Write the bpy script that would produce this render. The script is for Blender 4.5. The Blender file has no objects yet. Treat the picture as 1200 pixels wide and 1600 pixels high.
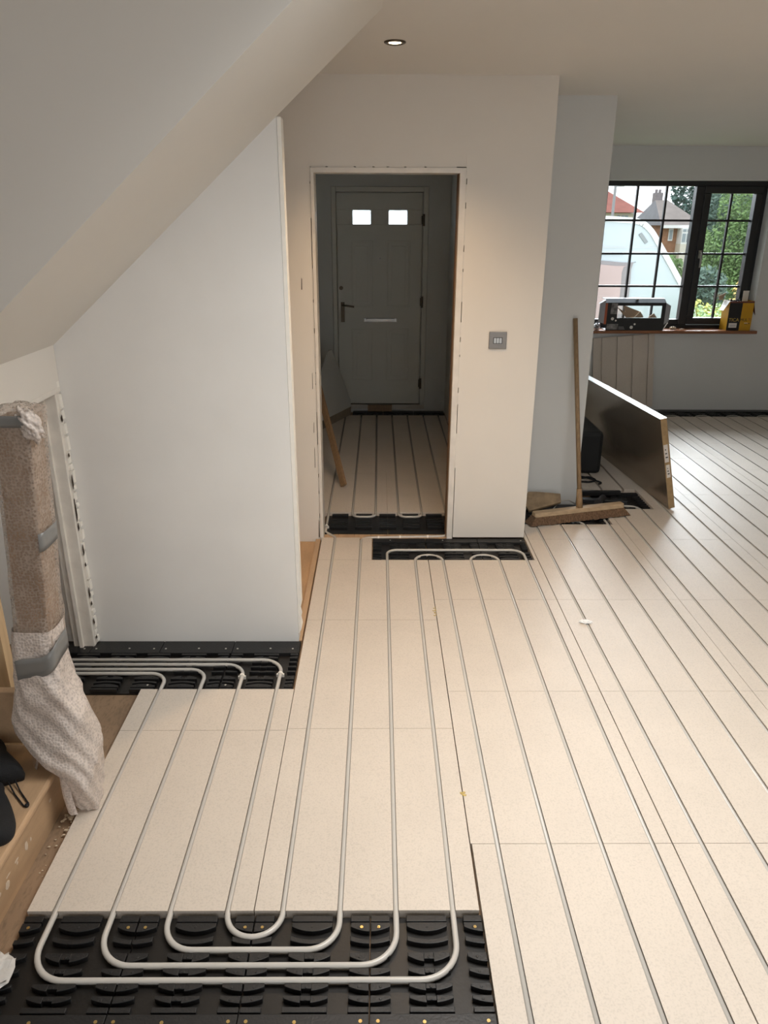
import bpy, bmesh, math, random
from mathutils import Vector, Matrix
random.seed(7)
S = bpy.context.scene
COL = S.collection

# ------------------------------------------------------------------ camera
H = 1.68
th, roll, yaw = math.radians(21.2), math.radians(0.24), math.radians(0.45)
Fw = Vector((math.sin(yaw) * math.cos(th), math.cos(yaw) * math.cos(th), -math.sin(th)))
Rt = Vector((math.cos(yaw), -math.sin(yaw), 0))
Up = Rt.cross(Fw)
R2 = Rt * math.cos(roll) + Up * math.sin(roll)
U2 = Up * math.cos(roll) - Rt * math.sin(roll)
cd = bpy.data.cameras.new('camera')
cam = bpy.data.objects.new('camera', cd)
COL.objects.link(cam)
m = Matrix((R2, U2, -Fw)).transposed().to_4x4()
m.translation = (0, 0, H)
cam.matrix_world = m
cd.sensor_fit = 'VERTICAL'
cd.sensor_height = 36
cd.sensor_width = 27
cd.lens = 1157 / 1600 * 36
cd.clip_start = 0.05
cd.clip_end = 400
S.camera = cam

# ------------------------------------------------------------------ view, world, added daylight lamps
S.view_settings.view_transform = 'Standard'
S.view_settings.look = 'None'
S.view_settings.gamma = 1
S.view_settings.use_curve_mapping = False
S.view_settings.exposure = -0.06
SKY, REAR, LAMP, ROOF, FRONT = 2.05, 0.8, 66, 40, 4000
w = bpy.data.worlds.new('overcast_sky')
S.world = w
w.use_nodes = True
bg = w.node_tree.nodes['Background']
bg.inputs[0].default_value = (0.90, 0.95, 1.0, 1)
bg.inputs[1].default_value = SKY


def area(name, loc, rot, sx, sy, power, color, spread=180):
    l = bpy.data.lights.new(name, 'AREA')
    l.shape = 'RECTANGLE'
    l.size, l.size_y = sx, sy
    l.spread = math.radians(spread)
    l.energy = power
    l.color = color
    o = bpy.data.objects.new(name, l)
    o.location = loc
    o.rotation_euler = rot
    COL.objects.link(o)
    return o


# area lamp added at an unseen rooflight overhead, to brighten floor and soffit
area('unseen_rooflight_lamp', (0.85, 1.65, 2.42), (0, 0, 0), 1.5, 1.1, ROOF, (1.0, 0.965, 0.91), 138)
# area lamp added high outside the front window to brighten the right-hand floor
FL = area('window_fill_lamp', (4.2, 12.6, 4.6), (0, 0, 0), 8.0, 3.4, FRONT, (0.86, 0.94, 1.0))
FL.rotation_euler = (Vector((2.5, 5.0, 0.2)) - Vector((4.2, 12.6, 4.6))).to_track_quat('-Z', 'Y').to_euler()
# weak fill lamp added behind the camera, at an unseen rear opening
area('rear_fill_lamp', (0.9, -2.93, 1.05), (math.radians(90), 0, 0), 3.6, 2.0, REAR, (0.93, 0.97, 1.0))

# ------------------------------------------------------------------ materials
MATS = {}


def mat(name, col, rough=0.6, metal=0.0, var=0.0, vscale=6.0, col2=None, fine=0.0, fscale=180.0,
        bump=0.0, bscale=60.0, stretch=None, spec=0.5, emit=None, coat=0.0, trans=0.0):
    if name in MATS:
        return MATS[name]
    M = bpy.data.materials.new(name)
    M.use_nodes = True
    N, L = M.node_tree.nodes, M.node_tree.links
    b = N['Principled BSDF']
    b.inputs['Roughness'].default_value = rough
    b.inputs['Metallic'].default_value = metal
    b.inputs['Specular IOR Level'].default_value = spec
    b.inputs['Coat Weight'].default_value = coat
    b.inputs['Transmission Weight'].default_value = trans
    tc = N.new('ShaderNodeTexCoord')
    mp = N.new('ShaderNodeMapping')
    L.new(tc.outputs['Object'], mp.inputs['Vector'])
    if stretch:
        mp.inputs['Scale'].default_value = stretch
    c = None
    rgb = N.new('ShaderNodeRGB')
    rgb.outputs[0].default_value = (*col, 1)
    c = rgb.outputs[0]
    if var > 0:
        n = N.new('ShaderNodeTexNoise')
        n.inputs['Scale'].default_value = vscale
        n.inputs['Detail'].default_value = 6
        L.new(mp.outputs[0], n.inputs['Vector'])
        r = N.new('ShaderNodeValToRGB')
        r.color_ramp.elements[0].position = 0.35
        r.color_ramp.elements[1].position = 0.68
        L.new(n.outputs['Fac'], r.inputs[0])
        r.color_ramp.elements[0].color = (*(col2 or [x * (1 - var) for x in col]), 1)
        r.color_ramp.elements[1].color = (*col, 1)
        c = r.outputs[0]
    if fine > 0:
        n2 = N.new('ShaderNodeTexNoise')
        n2.inputs['Scale'].default_value = fscale
        n2.inputs['Detail'].default_value = 3
        L.new(mp.outputs[0], n2.inputs['Vector'])
        r2 = N.new('ShaderNodeValToRGB')
        r2.color_ramp.elements[0].position = 0.30
        r2.color_ramp.elements[1].position = 0.52
        g = 1 - fine
        r2.color_ramp.elements[0].color = (g, g, g, 1)
        r2.color_ramp.elements[1].color = (1, 1, 1, 1)
        L.new(n2.outputs['Fac'], r2.inputs[0])
        mx = N.new('ShaderNodeMix')
        mx.data_type = 'RGBA'
        mx.blend_type = 'MULTIPLY'
        mx.inputs[0].default_value = 1
        L.new(c, mx.inputs[6])
        L.new(r2.outputs[0], mx.inputs[7])
        c = mx.outputs[2]
    L.new(c, b.inputs['Base Color'])
    if bump > 0:
        n3 = N.new('ShaderNodeTexNoise')
        n3.inputs['Scale'].default_value = bscale
        n3.inputs['Detail'].default_value = 4
        L.new(mp.outputs[0], n3.inputs['Vector'])
        bp = N.new('ShaderNodeBump')
        bp.inputs['Strength'].default_value = bump
        bp.inputs['Distance'].default_value = 0.01
        L.new(n3.outputs['Fac'], bp.inputs['Height'])
        L.new(bp.outputs[0], b.inputs['Normal'])
    if emit:
        b.inputs['Emission Color'].default_value = (*emit[:3], 1)
        b.inputs['Emission Strength'].default_value = emit[3]
    MATS[name] = M
    return M


def bubble_mat(name, opacity, tint, lo=0.22, hi=0.16):
    M = bpy.data.materials.new(name)
    M.use_nodes = True
    N, L = M.node_tree.nodes, M.node_tree.links
    b = N['Principled BSDF']
    b.inputs['Base Color'].default_value = (*tint, 1)
    b.inputs['Roughness'].default_value = 0.28
    out = N['Material Output']
    tc = N.new('ShaderNodeTexCoord')
    vo = N.new('ShaderNodeTexVoronoi')
    vo.inputs['Scale'].default_value = 125
    vo.inputs['Randomness'].default_value = 0.7
    L.new(tc.outputs['Object'], vo.inputs['Vector'])
    r = N.new('ShaderNodeMapRange')
    r.inputs['From Min'].default_value = 0.25
    r.inputs['From Max'].default_value = 0.62
    r.inputs['To Min'].default_value = opacity - lo
    r.inputs['To Max'].default_value = min(1.0, opacity + hi)
    L.new(vo.outputs['Distance'], r.inputs['Value'])
    n = N.new('ShaderNodeTexNoise')
    n.inputs['Scale'].default_value = 14
    n.inputs['Detail'].default_value = 5
    L.new(tc.outputs['Object'], n.inputs['Vector'])
    ad = N.new('ShaderNodeMath')
    ad.operation = 'MULTIPLY_ADD'
    L.new(n.outputs['Fac'], ad.inputs[0])
    ad.inputs[1].default_value = 0.5
    ad.inputs[2].default_value = -0.25
    a2 = N.new('ShaderNodeMath')
    a2.operation = 'ADD'
    a2.use_clamp = True
    L.new(r.outputs[0], a2.inputs[0])
    L.new(ad.outputs[0], a2.inputs[1])
    bp = N.new('ShaderNodeBump')
    bp.inputs['Strength'].default_value = 0.5
    bp.inputs['Distance'].default_value = 0.004
    bp.invert = True
    L.new(vo.outputs['Distance'], bp.inputs['Height'])
    L.new(bp.outputs[0], b.inputs['Normal'])
    tr = N.new('ShaderNodeBsdfTransparent')
    mx = N.new('ShaderNodeMixShader')
    L.new(a2.outputs[0], mx.inputs[0])
    L.new(tr.outputs[0], mx.inputs[1])
    L.new(b.outputs[0], mx.inputs[2])
    L.new(mx.outputs[0], out.inputs['Surface'])
    return M


def glass_mat(name, refl=0.06, haze=0.0, tint=(1, 1, 1)):
    M = bpy.data.materials.new(name)
    M.use_nodes = True
    N, L = M.node_tree.nodes, M.node_tree.links
    out = N['Material Output']
    N.remove(N['Principled BSDF'])
    tr = N.new('ShaderNodeBsdfTransparent')
    tr.inputs[0].default_value = (*tint, 1)
    gl = N.new('ShaderNodeBsdfGlossy')
    gl.inputs['Roughness'].default_value = 0.02
    mx = N.new('ShaderNodeMixShader')
    mx.inputs[0].default_value = refl
    L.new(tr.outputs[0], mx.inputs[1])
    L.new(gl.outputs[0], mx.inputs[2])
    last = mx.outputs[0]
    if haze > 0:
        tl = N.new('ShaderNodeBsdfTranslucent')
        tl.inputs[0].default_value = (0.9, 0.95, 1, 1)
        m2 = N.new('ShaderNodeMixShader')
        m2.inputs[0].default_value = haze
        L.new(last, m2.inputs[1])
        L.new(tl.outputs[0], m2.inputs[2])
        last = m2.outputs[0]
    L.new(last, out.inputs['Surface'])
    return M


PAINT = mat('wall_paint', (0.77, 0.725, 0.66), 0.75, var=0.03, vscale=2.5, bump=0.04, bscale=25)
PAINTW = mat('wall_paint_scuffed', (0.80, 0.78, 0.745), 0.7, var=0.045, vscale=3.5, bump=0.04, bscale=30)
PAINTC = mat('wall_paint_grey', (0.67, 0.67, 0.65), 0.75, var=0.03, vscale=2.5, bump=0.04, bscale=25)
CEILP = mat('ceiling_paint', (0.76, 0.73, 0.68), 0.85, var=0.02, vscale=2)
TRIMP = mat('old_gloss_paint', (0.80, 0.75, 0.68), 0.45, var=0.12, vscale=14, bump=0.1, bscale=40)
CRACK = mat('dark_crack', (0.05, 0.035, 0.025), 0.9)
BARE = mat('bare_plaster_edge', (0.86, 0.82, 0.75), 0.8, var=0.06, vscale=20, bump=0.1)
PANEL = mat('gypsum_fibre_panel', (0.635, 0.56, 0.48), 0.5, var=0.05, vscale=5, fine=0.13, fscale=210, bump=0.05, bscale=140)
SUBF = mat('chipboard_subfloor', (0.33, 0.22, 0.135), 0.75, var=0.3, vscale=7, fine=0.25, fscale=120, stretch=(1, 0.35, 1))
PLYW = mat('plywood_step', (0.53, 0.35, 0.205), 0.55, var=0.22, vscale=6, fine=0.06, fscale=90, stretch=(3, 0.5, 3))
PINE = mat('pine_wood', (0.60, 0.42, 0.24), 0.55, var=0.18, vscale=8, stretch=(6, 6, 0.6))
OAKD = mat('aged_wood', (0.36, 0.22, 0.115), 0.6, var=0.3, vscale=14, stretch=(8, 8, 0.8))
HANDLE = mat('broom_handle_wood', (0.34, 0.22, 0.115), 0.55, var=0.35, vscale=16, stretch=(8, 8, 0.5))
HEADW = mat('broom_head_wood', (0.50, 0.36, 0.22), 0.65, var=0.25, vscale=12, stretch=(1, 6, 6))
BRIST = mat('coir_bristles', (0.25, 0.145, 0.08), 0.9, var=0.55, vscale=60, bump=0.8, bscale=120, stretch=(3, 3, 0.5))
BLACK = mat('black_plastic', (0.011, 0.011, 0.0115), 0.45, var=0.25, vscale=20, bump=0.12, bscale=160)
BLACKB = mat('black_plastic_tray_base', (0.010, 0.008, 0.0065), 0.42, var=0.4, vscale=9, bump=0.05, bscale=90)
BRASS = mat('brass_screw', (0.55, 0.40, 0.16), 0.35, metal=0.9)
STEELSCREW = mat('zinc_screw', (0.75, 0.72, 0.66), 0.3, metal=0.8)
PIPE = mat('white_heating_pipe', (0.52, 0.495, 0.455), 0.24, var=0.03, vscale=4)
FILM = mat('crumpled_film', (0.62, 0.60, 0.57), 0.3, var=0.2, vscale=25, bump=0.5, bscale=40)
TAPE = mat('grey_cloth_tape', (0.20, 0.198, 0.19), 0.32, var=0.08, vscale=20)
BUBBLE = bubble_mat('bubble_wrap_single', 0.42, (0.56, 0.46, 0.38), 0.10, 0.10)
BUBBLE2 = bubble_mat('bubble_wrap_layers', 0.80, (0.70, 0.615, 0.555), 0.12, 0.12)
CLOTH = mat('black_cloth', (0.007, 0.007, 0.008), 0.85, bump=0.2, bscale=300)
DOORP = mat('front_door_paint', (0.70, 0.675, 0.585), 0.45, bump=0.05, bscale=90, stretch=(6, 6, 1))
HALLP = mat('hall_paint', (0.68, 0.67, 0.62), 0.7, var=0.03, vscale=3)
CHROME = mat('chrome', (0.42, 0.40, 0.37), 0.34, metal=1.0)
STEEL = mat('brushed_steel', (0.26, 0.235, 0.21), 0.36, metal=0.9, var=0.1, vscale=30, stretch=(1, 1, 12))
DARKM = mat('dark_bronze', (0.10, 0.075, 0.05), 0.35, metal=0.8)
WINF = mat('anthracite_frame', (0.014, 0.0145, 0.016), 0.35, bump=0.05, bscale=80)
GLASS = glass_mat('window_glass', 0.04)
FROST = glass_mat('frosted_glass', 0.04, 0.75)
SILL = mat('varnished_sill', (0.30, 0.115, 0.05), 0.22, var=0.3, vscale=10, stretch=(0.6, 8, 8), coat=0.4)
FOILD = mat('foil_brown_reflection', (0.34, 0.27, 0.20), 0.27, metal=0.7, var=0.15, vscale=3, bump=0.15, bscale=9)  # brown reflection on the foil face put into its base colour
FOIL = mat('bright_foil', (0.90, 0.92, 0.93), 0.35, metal=0.45, bump=0.2, bscale=18)  # top edge foil whitened to carry the reflected window light
FOAM = mat('insulation_foam', (0.40, 0.27, 0.135), 0.85, var=0.25, vscale=30, bump=0.3, bscale=120)
LABELP = mat('paper_label', (0.66, 0.62, 0.58), 0.6)
INK = mat('black_ink', (0.02, 0.02, 0.02), 0.6)
CARDK = mat('black_printed_card', (0.010, 0.010, 0.011), 0.5)
CARDT = mat('box_top_grey', (0.10, 0.12, 0.145), 0.35, var=0.2, vscale=6)
CARDG = mat('box_side_grey', (0.34, 0.34, 0.36), 0.5)
CARDR = mat('box_orange_red', (0.42, 0.10, 0.04), 0.5)
CARDB = mat('brown_card', (0.50, 0.36, 0.24), 0.8)
CARDY = mat('yellow_card', (0.62, 0.33, 0.012), 0.45, var=0.08, vscale=10)
CARDW = mat('white_card', (0.80, 0.76, 0.70), 0.6)
PICT = mat('printed_picture', (0.32, 0.30, 0.29), 0.4, var=0.75, vscale=25)
CARDDK = mat('dark_red_card_edge', (0.16, 0.045, 0.03), 0.6)
YELLOWINK = mat('yellow_ink', (0.62, 0.42, 0.10), 0.5)
REDINK = mat('red_brown_ink', (0.30, 0.05, 0.02), 0.5)
PAPER = mat('white_paper', (0.85, 0.85, 0.84), 0.7)
SHAV = mat('pale_wood_chips', (0.70, 0.58, 0.42), 0.8, var=0.3, vscale=80)
WLIGHT = mat('lamp_lens', (1, 0.95, 0.85), 0.4, emit=(1.0, 0.80, 0.52, 14))

# ------------------------------------------------------------------ builders
WLOC = {}


class MB:
    def __init__(self):
        self.bm = bmesh.new()

    def box(self, x0, x1, y0, y1, z0, z1):
        v = [self.bm.verts.new(p) for p in ((x0, y0, z0), (x1, y0, z0), (x1, y1, z0), (x0, y1, z0),
                                            (x0, y0, z1), (x1, y0, z1), (x1, y1, z1), (x0, y1, z1))]
        for f in ((3, 2, 1, 0), (4, 5, 6, 7), (0, 1, 5, 4), (1, 2, 6, 5), (2, 3, 7, 6), (3, 0, 4, 7)):
            self.bm.faces.new([v[i] for i in f])
        return self

    def bar(self, p, q, wdt, hgt, up=(0, 0, 1)):
        p, q = Vector(p), Vector(q)
        d = (q - p).normalized()
        s = d.cross(Vector(up)).normalized()
        u = s.cross(d)
        a = [p + s * (i * wdt / 2) + u * (j * hgt / 2) for i, j in ((-1, -1), (1, -1), (1, 1), (-1, 1))]
        b = [x + (q - p) for x in a]
        self.loft([a, b])
        return self

    def prism(self, poly, axis, a, b):
        def P(u, v, t):
            return {'z': (u, v, t), 'y': (u, t, v), 'x': (t, u, v)}[axis]
        self.loft([[P(u, v, a) for u, v in poly], [P(u, v, b) for u, v in poly]])
        return self

    def loft(self, rings, caps=True, closed=True):
        vs = [[self.bm.verts.new(p) for p in r] for r in rings]
        n = len(rings[0])
        for i in range(len(vs) - 1):
            for j in range(n if closed else n - 1):
                k = (j + 1) % n
                self.bm.faces.new((vs[i][j], vs[i][k], vs[i + 1][k], vs[i + 1][j]))
        if caps and closed:
            self.bm.faces.new(list(reversed(vs[0])))
            self.bm.faces.new(vs[-1])
        return self

    def tube(self, pts, r, seg=10, r1=None):
        pts = [Vector(p) for p in pts]
        rings = []
        n = len(pts)
        prev = None
        for i, p in enumerate(pts):
            d = (pts[min(i + 1, n - 1)] - pts[max(i - 1, 0)]).normalized()
            if prev is None:
                a = d.orthogonal().normalized()
            else:
                a = (prev - d * prev.dot(d)).normalized()
            prev = a
            b = d.cross(a)
            rr = r if r1 is None else r + (r1 - r) * i / (n - 1)
            rings.append([p + (a * math.cos(t) + b * math.sin(t)) * rr for t in [2 * math.pi * k / seg for k in range(seg)]])
        return self.loft(rings)

    def disc(self, c, r, h, seg=20, axis='z', r1=None):
        c = Vector(c)
        r1 = r if r1 is None else r1
        rings = []
        for rad, t in ((r, 0), (r1, h)):
            ring = []
            for k in range(seg):
                a = 2 * math.pi * k / seg
                u, v = rad * math.cos(a), rad * math.sin(a)
                o = {'z': (u, v, t), 'y': (u, t, v), 'x': (t, u, v)}[axis]
                ring.append(c + Vector(o))
            rings.append(ring)
        return self.loft(rings)

    def quad(self, *p):
        self.bm.faces.new([self.bm.verts.new(x) for x in p])
        return self

    def ball(self, c, r, sub=2, sc=(1, 1, 1), jit=0.0):
        g = bmesh.ops.create_icosphere(self.bm, subdivisions=sub, radius=1)
        for v in g['verts']:
            k = 1 + random.uniform(-jit, jit)
            v.co = Vector(c) + Vector((v.co.x * r * sc[0], v.co.y * r * sc[1], v.co.z * r * sc[2])) * k
        return self

    def xform(self, M):
        self.bm.transform(M)
        return self

    def build(self, name, mt, parent=None, smooth=False, bevel=0.0, origin=None):
        bm = self.bm
        bmesh.ops.recalc_face_normals(bm, faces=bm.faces[:])
        if parent is not None:
            off = WLOC[parent.name]
        elif origin is not None:
            off = Vector(origin)
        else:
            xs = [v.co for v in bm.verts]
            off = Vector(((min(v.x for v in xs) + max(v.x for v in xs)) / 2,
                          (min(v.y for v in xs) + max(v.y for v in xs)) / 2, min(v.z for v in xs)))
        for v in bm.verts:
            v.co -= off
        me = bpy.data.meshes.new(name)
        bm.to_mesh(me)
        bm.free()
        if smooth:
            for p in me.polygons:
                p.use_smooth = True
        o = bpy.data.objects.new(name, me)
        COL.objects.link(o)
        for mm in (mt if isinstance(mt, (list, tuple)) else [mt]):
            me.materials.append(mm)
        if parent is not None:
            o.parent = parent
        else:
            o.location = off
        WLOC[o.name] = off.copy()
        if bevel > 0:
            bv = o.modifiers.new('bevel', 'BEVEL')
            bv.width = bevel
            bv.segments = 2
            bv.limit_method = 'ANGLE'
        return o


def thing(name, label, cat, loc, group=None):
    o = bpy.data.objects.new(name, None)
    o.empty_display_size = 0.1
    o.location = loc
    COL.objects.link(o)
    WLOC[o.name] = Vector(loc)
    return tag(o, label, cat, group)


def tag(o, label, cat, group=None, kind=None):
    o['label'] = label
    o['category'] = cat
    if group:
        o['group'] = group
    if kind:
        o['kind'] = kind
    return o


def struct(o, label=None):
    o['kind'] = 'structure'
    if label:
        o['label'] = label
    return o


def sempty(name, loc=(0, 0, 0), label=None):
    o = bpy.data.objects.new(name, None)
    o.location = loc
    COL.objects.link(o)
    WLOC[o.name] = Vector(loc)
    return struct(o, label)


def text_mesh(txt, size, mt, name, parent, M, depth=0.0004):
    cu = bpy.data.curves.new('lettering', 'FONT')
    cu.body = txt
    cu.size = size
    cu.align_x = 'CENTER'
    cu.align_y = 'CENTER'
    cu.extrude = depth
    tmp = bpy.data.objects.new('lettering_source', cu)
    COL.objects.link(tmp)
    bpy.context.view_layer.update()
    me = bpy.data.meshes.new_from_object(tmp.evaluated_get(bpy.context.evaluated_depsgraph_get()))
    bpy.data.objects.remove(tmp)
    bpy.data.curves.remove(cu)
    me.transform(M)
    off = WLOC[parent.name]
    me.transform(Matrix.Translation(-off))
    me.materials.clear()
    me.materials.append(mt)
    o = bpy.data.objects.new(name, me)
    o.parent = parent
    COL.objects.link(o)
    WLOC[o.name] = off.copy()
    return o


def fillet(pts, r, n=8):
    """round the corners of a polyline; r may be a list"""
    P = [Vector(p) for p in pts]
    out = [P[0]]
    for i in range(1, len(P) - 1):
        rr = r[i - 1] if isinstance(r, (list, tuple)) else r
        a, b = (P[i - 1] - P[i]), (P[i + 1] - P[i])
        la, lb = a.length, b.length
        a.normalize()
        b.normalize()
        ang = a.angle(b)
        if abs(ang - math.pi) < 1e-3:
            out.append(P[i])
            continue
        t = min(rr / math.tan(ang / 2), la * 0.499, lb * 0.499)
        rad = t * math.tan(ang / 2)
        bis = (a + b).normalized()
        c = P[i] + bis * (rad / math.sin(ang / 2))
        v0 = P[i] + a * t - c
        v1 = P[i] + b * t - c
        tot = v0.angle(v1)
        ax = v0.cross(v1).normalized()
        for k in range(n + 1):
            out.append(c + Matrix.Rotation(tot * k / n, 3, ax) @ v0)
    out.append(P[-1])
    return out


# ------------------------------------------------------------------ floor
floor = sempty('floor', (0, 0, -0.05), 'floor of pale grooved heating panels laid over brown boards')
MB().box(-2.6, 5.1, -3.1, 7.6, -0.05, -0.030).build('subfloor', SUBF, floor)
GR, GD, GW = 0.08, 0.0228, 0.0088


def panel(x0, x1, y0, y1, grooves):
    x0 += 0.0009
    x1 -= 0.0009
    y0 += 0.0008
    y1 -= 0.0008
    poly = [(x0, -0.030), (x1, -0.030), (x1, 0.0)]
    for g in sorted(grooves, reverse=True):
        if x0 + GW < g < x1 - GW:
            poly += [(g + 0.0073, 0.0), (g + 0.0075, -0.003), (g + GW, -0.0075), (g + GW, -GD), (g - GW, -GD), (g - GW, -0.0075), (g - 0.0075, -0.003), (g - 0.0073, 0.0)]
    poly.append((x0, 0.0))
    o = MB().prism(poly, 'y', y0, y1).build('floor_panel', PANEL, floor)
    return o


def band_grooves(x0):
    return [x0 + GR + 0.15 * i for i in range(4)]


LG = [-0.847, -0.695, -0.545, -0.395]
G0 = [-0.25, -0.10, 0.047, 0.197]
for a, b in ((1.435, 2.18), (2.18, 2.432)):
    panel(-0.92, -0.326, a, b, LG)
for a, b in ((1.435, 2.19), (2.19, 2.97)):
    panel(-0.325, 0.267, a, b, G0)
panel(-0.325, 0.267, 2.97, 3.62, G0)
panel(-0.325, -0.037, 3.62, 3.925, G0)
G1 = [0.347, 0.497, 0.65, 0.80]
for a, b in ((0.91, 1.66), (1.66, 2.416), (2.416, 3.167), (3.167, 3.62)):
    panel(0.2725 if a < 1.0 else 0.2685, 0.858, a, b, G1)
panel(0.2735, 0.858, 0.3, 0.91, G1)
panel(0.840, 0.858, 3.62, 4.13, [])
B = [0.86 + 0.59 * k for k in range(8)]
G2 = [0.945, 1.095, 1.245, 1.39]
YS = [0.3, 0.91, 1.66, 2.416, 3.167, 3.9]
for a, b in zip(YS, YS[1:] + [4.13]):
    panel(B[0], B[1], a, b, G2)
panel(1.412, B[1], 4.13, 4.39, [])
G3 = [1.525, 1.672, 1.822, 1.965]
YS2 = [0.3, 0.91, 1.66, 2.416, 3.167, 3.9]
for a, b in zip(YS2, YS2[1:] + [4.39]):
    panel(B[1], B[2], a, b, G3)
panel(1.752, B[2], 4.39, 4.77, G3)
for a, b in ((4.77, 5.49), (5.49, 6.2), (6.2, 6.835)):
    panel(B[1], B[2], a, b, G3)
    panel(1.28, B[1], a, b, [1.39])
YS3 = [0.3, 1.3, 2.0, 2.75, 3.5, 4.66, 5.49, 6.2, 6.835]
for k in range(2, 7):
    x1 = B[k + 1] if k < 6 else 5.0
    sh = 0.0 if k % 2 == 0 else 0.28
    ys = [YS3[0]] + [y - sh for y in YS3[1:-1]] + [YS3[-1]]
    for a, b in zip(ys, ys[1:]):
        panel(B[k], x1, a, b, [B[k] + 0.075 + 0.1475 * i for i in range(4)])
HG = [-0.313, -0.163, -0.018, 0.125, 0.27, 0.42, 0.562]
panel(-0.56, 0.055, 4.325, 5.1, HG)
panel(0.055, 0.625, 4.325, 5.1, HG)
panel(-0.56, 0.625, 5.1, 6.862, HG)
for i in range(8):   # short boards of the doorway threshold
    xa = -0.33 + i * 0.095
    MB().box(xa, xa + 0.0935, 3.932, 4.0, -0.030, -0.012).build('threshold_board', PLYW, floor)
MB().box(-0.60, -0.345, 3.0, 3.925, -0.030, -0.026).build('subfloor_board',
    mat('orange_plywood', (0.50, 0.31, 0.165), 0.6, var=0.2, vscale=6, fine=0.1, fscale=90, stretch=(3, 0.6, 1)), floor)
MB().box(-0.36, -0.334, 2.81, 3.93, -0.030, -0.012).build('edge_batten', PLYW, floor)
MB().box(1.30, 1.50, 4.722, 4.765, -0.030, -0.004).build('bare_strip', mat('grey_screed', (0.42, 0.39, 0.35), 0.85, var=0.2, vscale=20), floor)

# ------------------------------------------------------------------ walls, ceiling
CZ = 2.33
cb = MB()
cb.box(-2.6, 5.1, 2.25, 7.3, CZ, CZ + 0.1)
cb.box(-2.6, 5.1, -3.1, 1.05, CZ, CZ + 0.1)
cb.box(-2.6, 0.05, 1.05, 2.25, CZ, CZ + 0.1)
cb.box(1.65, 5.1, 1.05, 2.25, CZ, CZ + 0.1)
struct(cb.build('ceiling', CEILP), 'cream ceiling')


def soff(x):
    return 2.017 + 0.878 * (x + 0.346)


# partition under the stairs, facing the camera
xl, xr = -2.4, -0.346
poly = [(xl, -0.024), (xr, -0.024), (xr, soff(xr)), (-1.95, soff(-1.95)), (xl, 0.61)]
struct(MB().prism(poly, 'y', 2.80, 2.865).build('wall_left', PAINTW), 'white sloping-topped partition under the stairs')
wl = MB()
ed = [(xr, 0.10)]
zz = 0.10
pts = [(xr + 0.001, soff(xr)), (xr + 0.015, soff(xr))]
pts += [(xr + 0.0155, 0.16), (xr + 0.006, 0.14), (xr + 0.013, 0.10), (xr + 0.009, 0.085), (xr + 0.014, 0.05), (xr + 0.004, 0.03), (xr + 0.001, 0.03)]
struct(wl.prism(pts, 'y', 2.803, 2.863).build('trim_1', BARE), 'white torn plasterboard edge of the partition')
# triangle wall over the cupboard opening, X = -1.21 plane
struct(MB().box(-1.30, -1.21, 1.97, 2.798, 1.104, soff(-1.21) + 0.02).build('wall_cupboard', PAINT), 'cream wall above the cupboard opening')
cf = sempty('trim_2', (-1.25, 2.4, -0.03), 'white painted cupboard door lining with chipped paint')
MB().box(-1.302, -1.214, 2.756, 2.796, -0.03, 1.10).build('jamb', TRIMP, cf, bevel=0.002)
MB().box(-1.272, -1.258, 2.742, 2.756, -0.03, 1.087).build('door_stop', TRIMP, cf)
MB().box(-1.302, -1.209, 1.97, 2.796, 1.084, 1.104).build('lining_head', TRIMP, cf, bevel=0.002)
b = MB()
z = 0.0
random.seed(3)
while z < 1.09:
    l = random.uniform(0.02, 0.06)
    wd = random.uniform(0.004, 0.012)
    b.prism([(-1.2135, z), (-1.2135 + wd, z + random.uniform(0, 0.01)), (-1.2135 + wd * random.uniform(0.6, 1), z + l), (-1.2135, z + l)], 'y', 2.775, 2.7975)
    z += l + random.uniform(0.0, 0.012)
b.build('chipped_filler', BARE, cf)
b = MB()
for z, l in ((0.02, 0.02), (0.09, 0.03), (0.18, 0.022), (0.215, 0.05), (0.36, 0.02), (0.41, 0.05), (0.52, 0.035), (0.56, 0.10), (0.70, 0.06), (0.83, 0.02), (0.97, 0.03)):
    x = -1.2135 + random.uniform(0.001, 0.008)
    b.prism([(x, z), (x + 0.004, z + l * 0.3), (x + 0.002, z + l), (x - 0.001, z + l * 0.6)], 'y', 2.77, 2.7745)
b.build('paint_chip_gap', CRACK, cf)

# underside of the stairs (soffit) and the closed side of the stairs above it
xa, xb = -2.3, 0.012
struct(MB().prism([(xa, soff(xa)), (xb, soff(xb)), (xb, CZ + 0.02), (xa, CZ + 0.02)], 'y', 1.97, 2.80).build(
    'wall_stairs', mat('stair_soffit_paint', (0.76, 0.73, 0.675), 0.75, var=0.02, vscale=2)), 'cream sloping underside of the stairs')

# wall with the doorway to the hall: y = 3.93
wf = MB()
wf.box(-2.4, -0.337, 3.93, 4.04, -0.03, CZ)
wf.box(0.4275, 0.838, 3.93, 4.04, -0.0, CZ)
wf.box(-0.337, 0.4275, 3.93, 4.04, 1.942, CZ)
struct(wf.build('wall_front', PAINT), 'cream wall with the doorway to the hall')
fr = sempty('trim_3', (0.04, 3.98, -0.02), 'cream painted door lining of the doorway')
MB().box(-0.333, -0.316, 3.924, 4.05, -0.02, 1.938).build('left_jamb', TRIMP, fr, bevel=0.0015)
MB().box(0.392, 0.4235, 3.924, 4.05, -0.02, 1.938).build('right_jamb', TRIMP, fr, bevel=0.0015)
MB().box(-0.333, 0.4235, 3.9235, 4.05, 1.914, 1.938).build('head', TRIMP, fr, bevel=0.0015)
BROWN = mat('bare_door_edge', (0.30, 0.17, 0.09), 0.7, var=0.3, vscale=10, stretch=(8, 8, 0.6))
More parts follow.
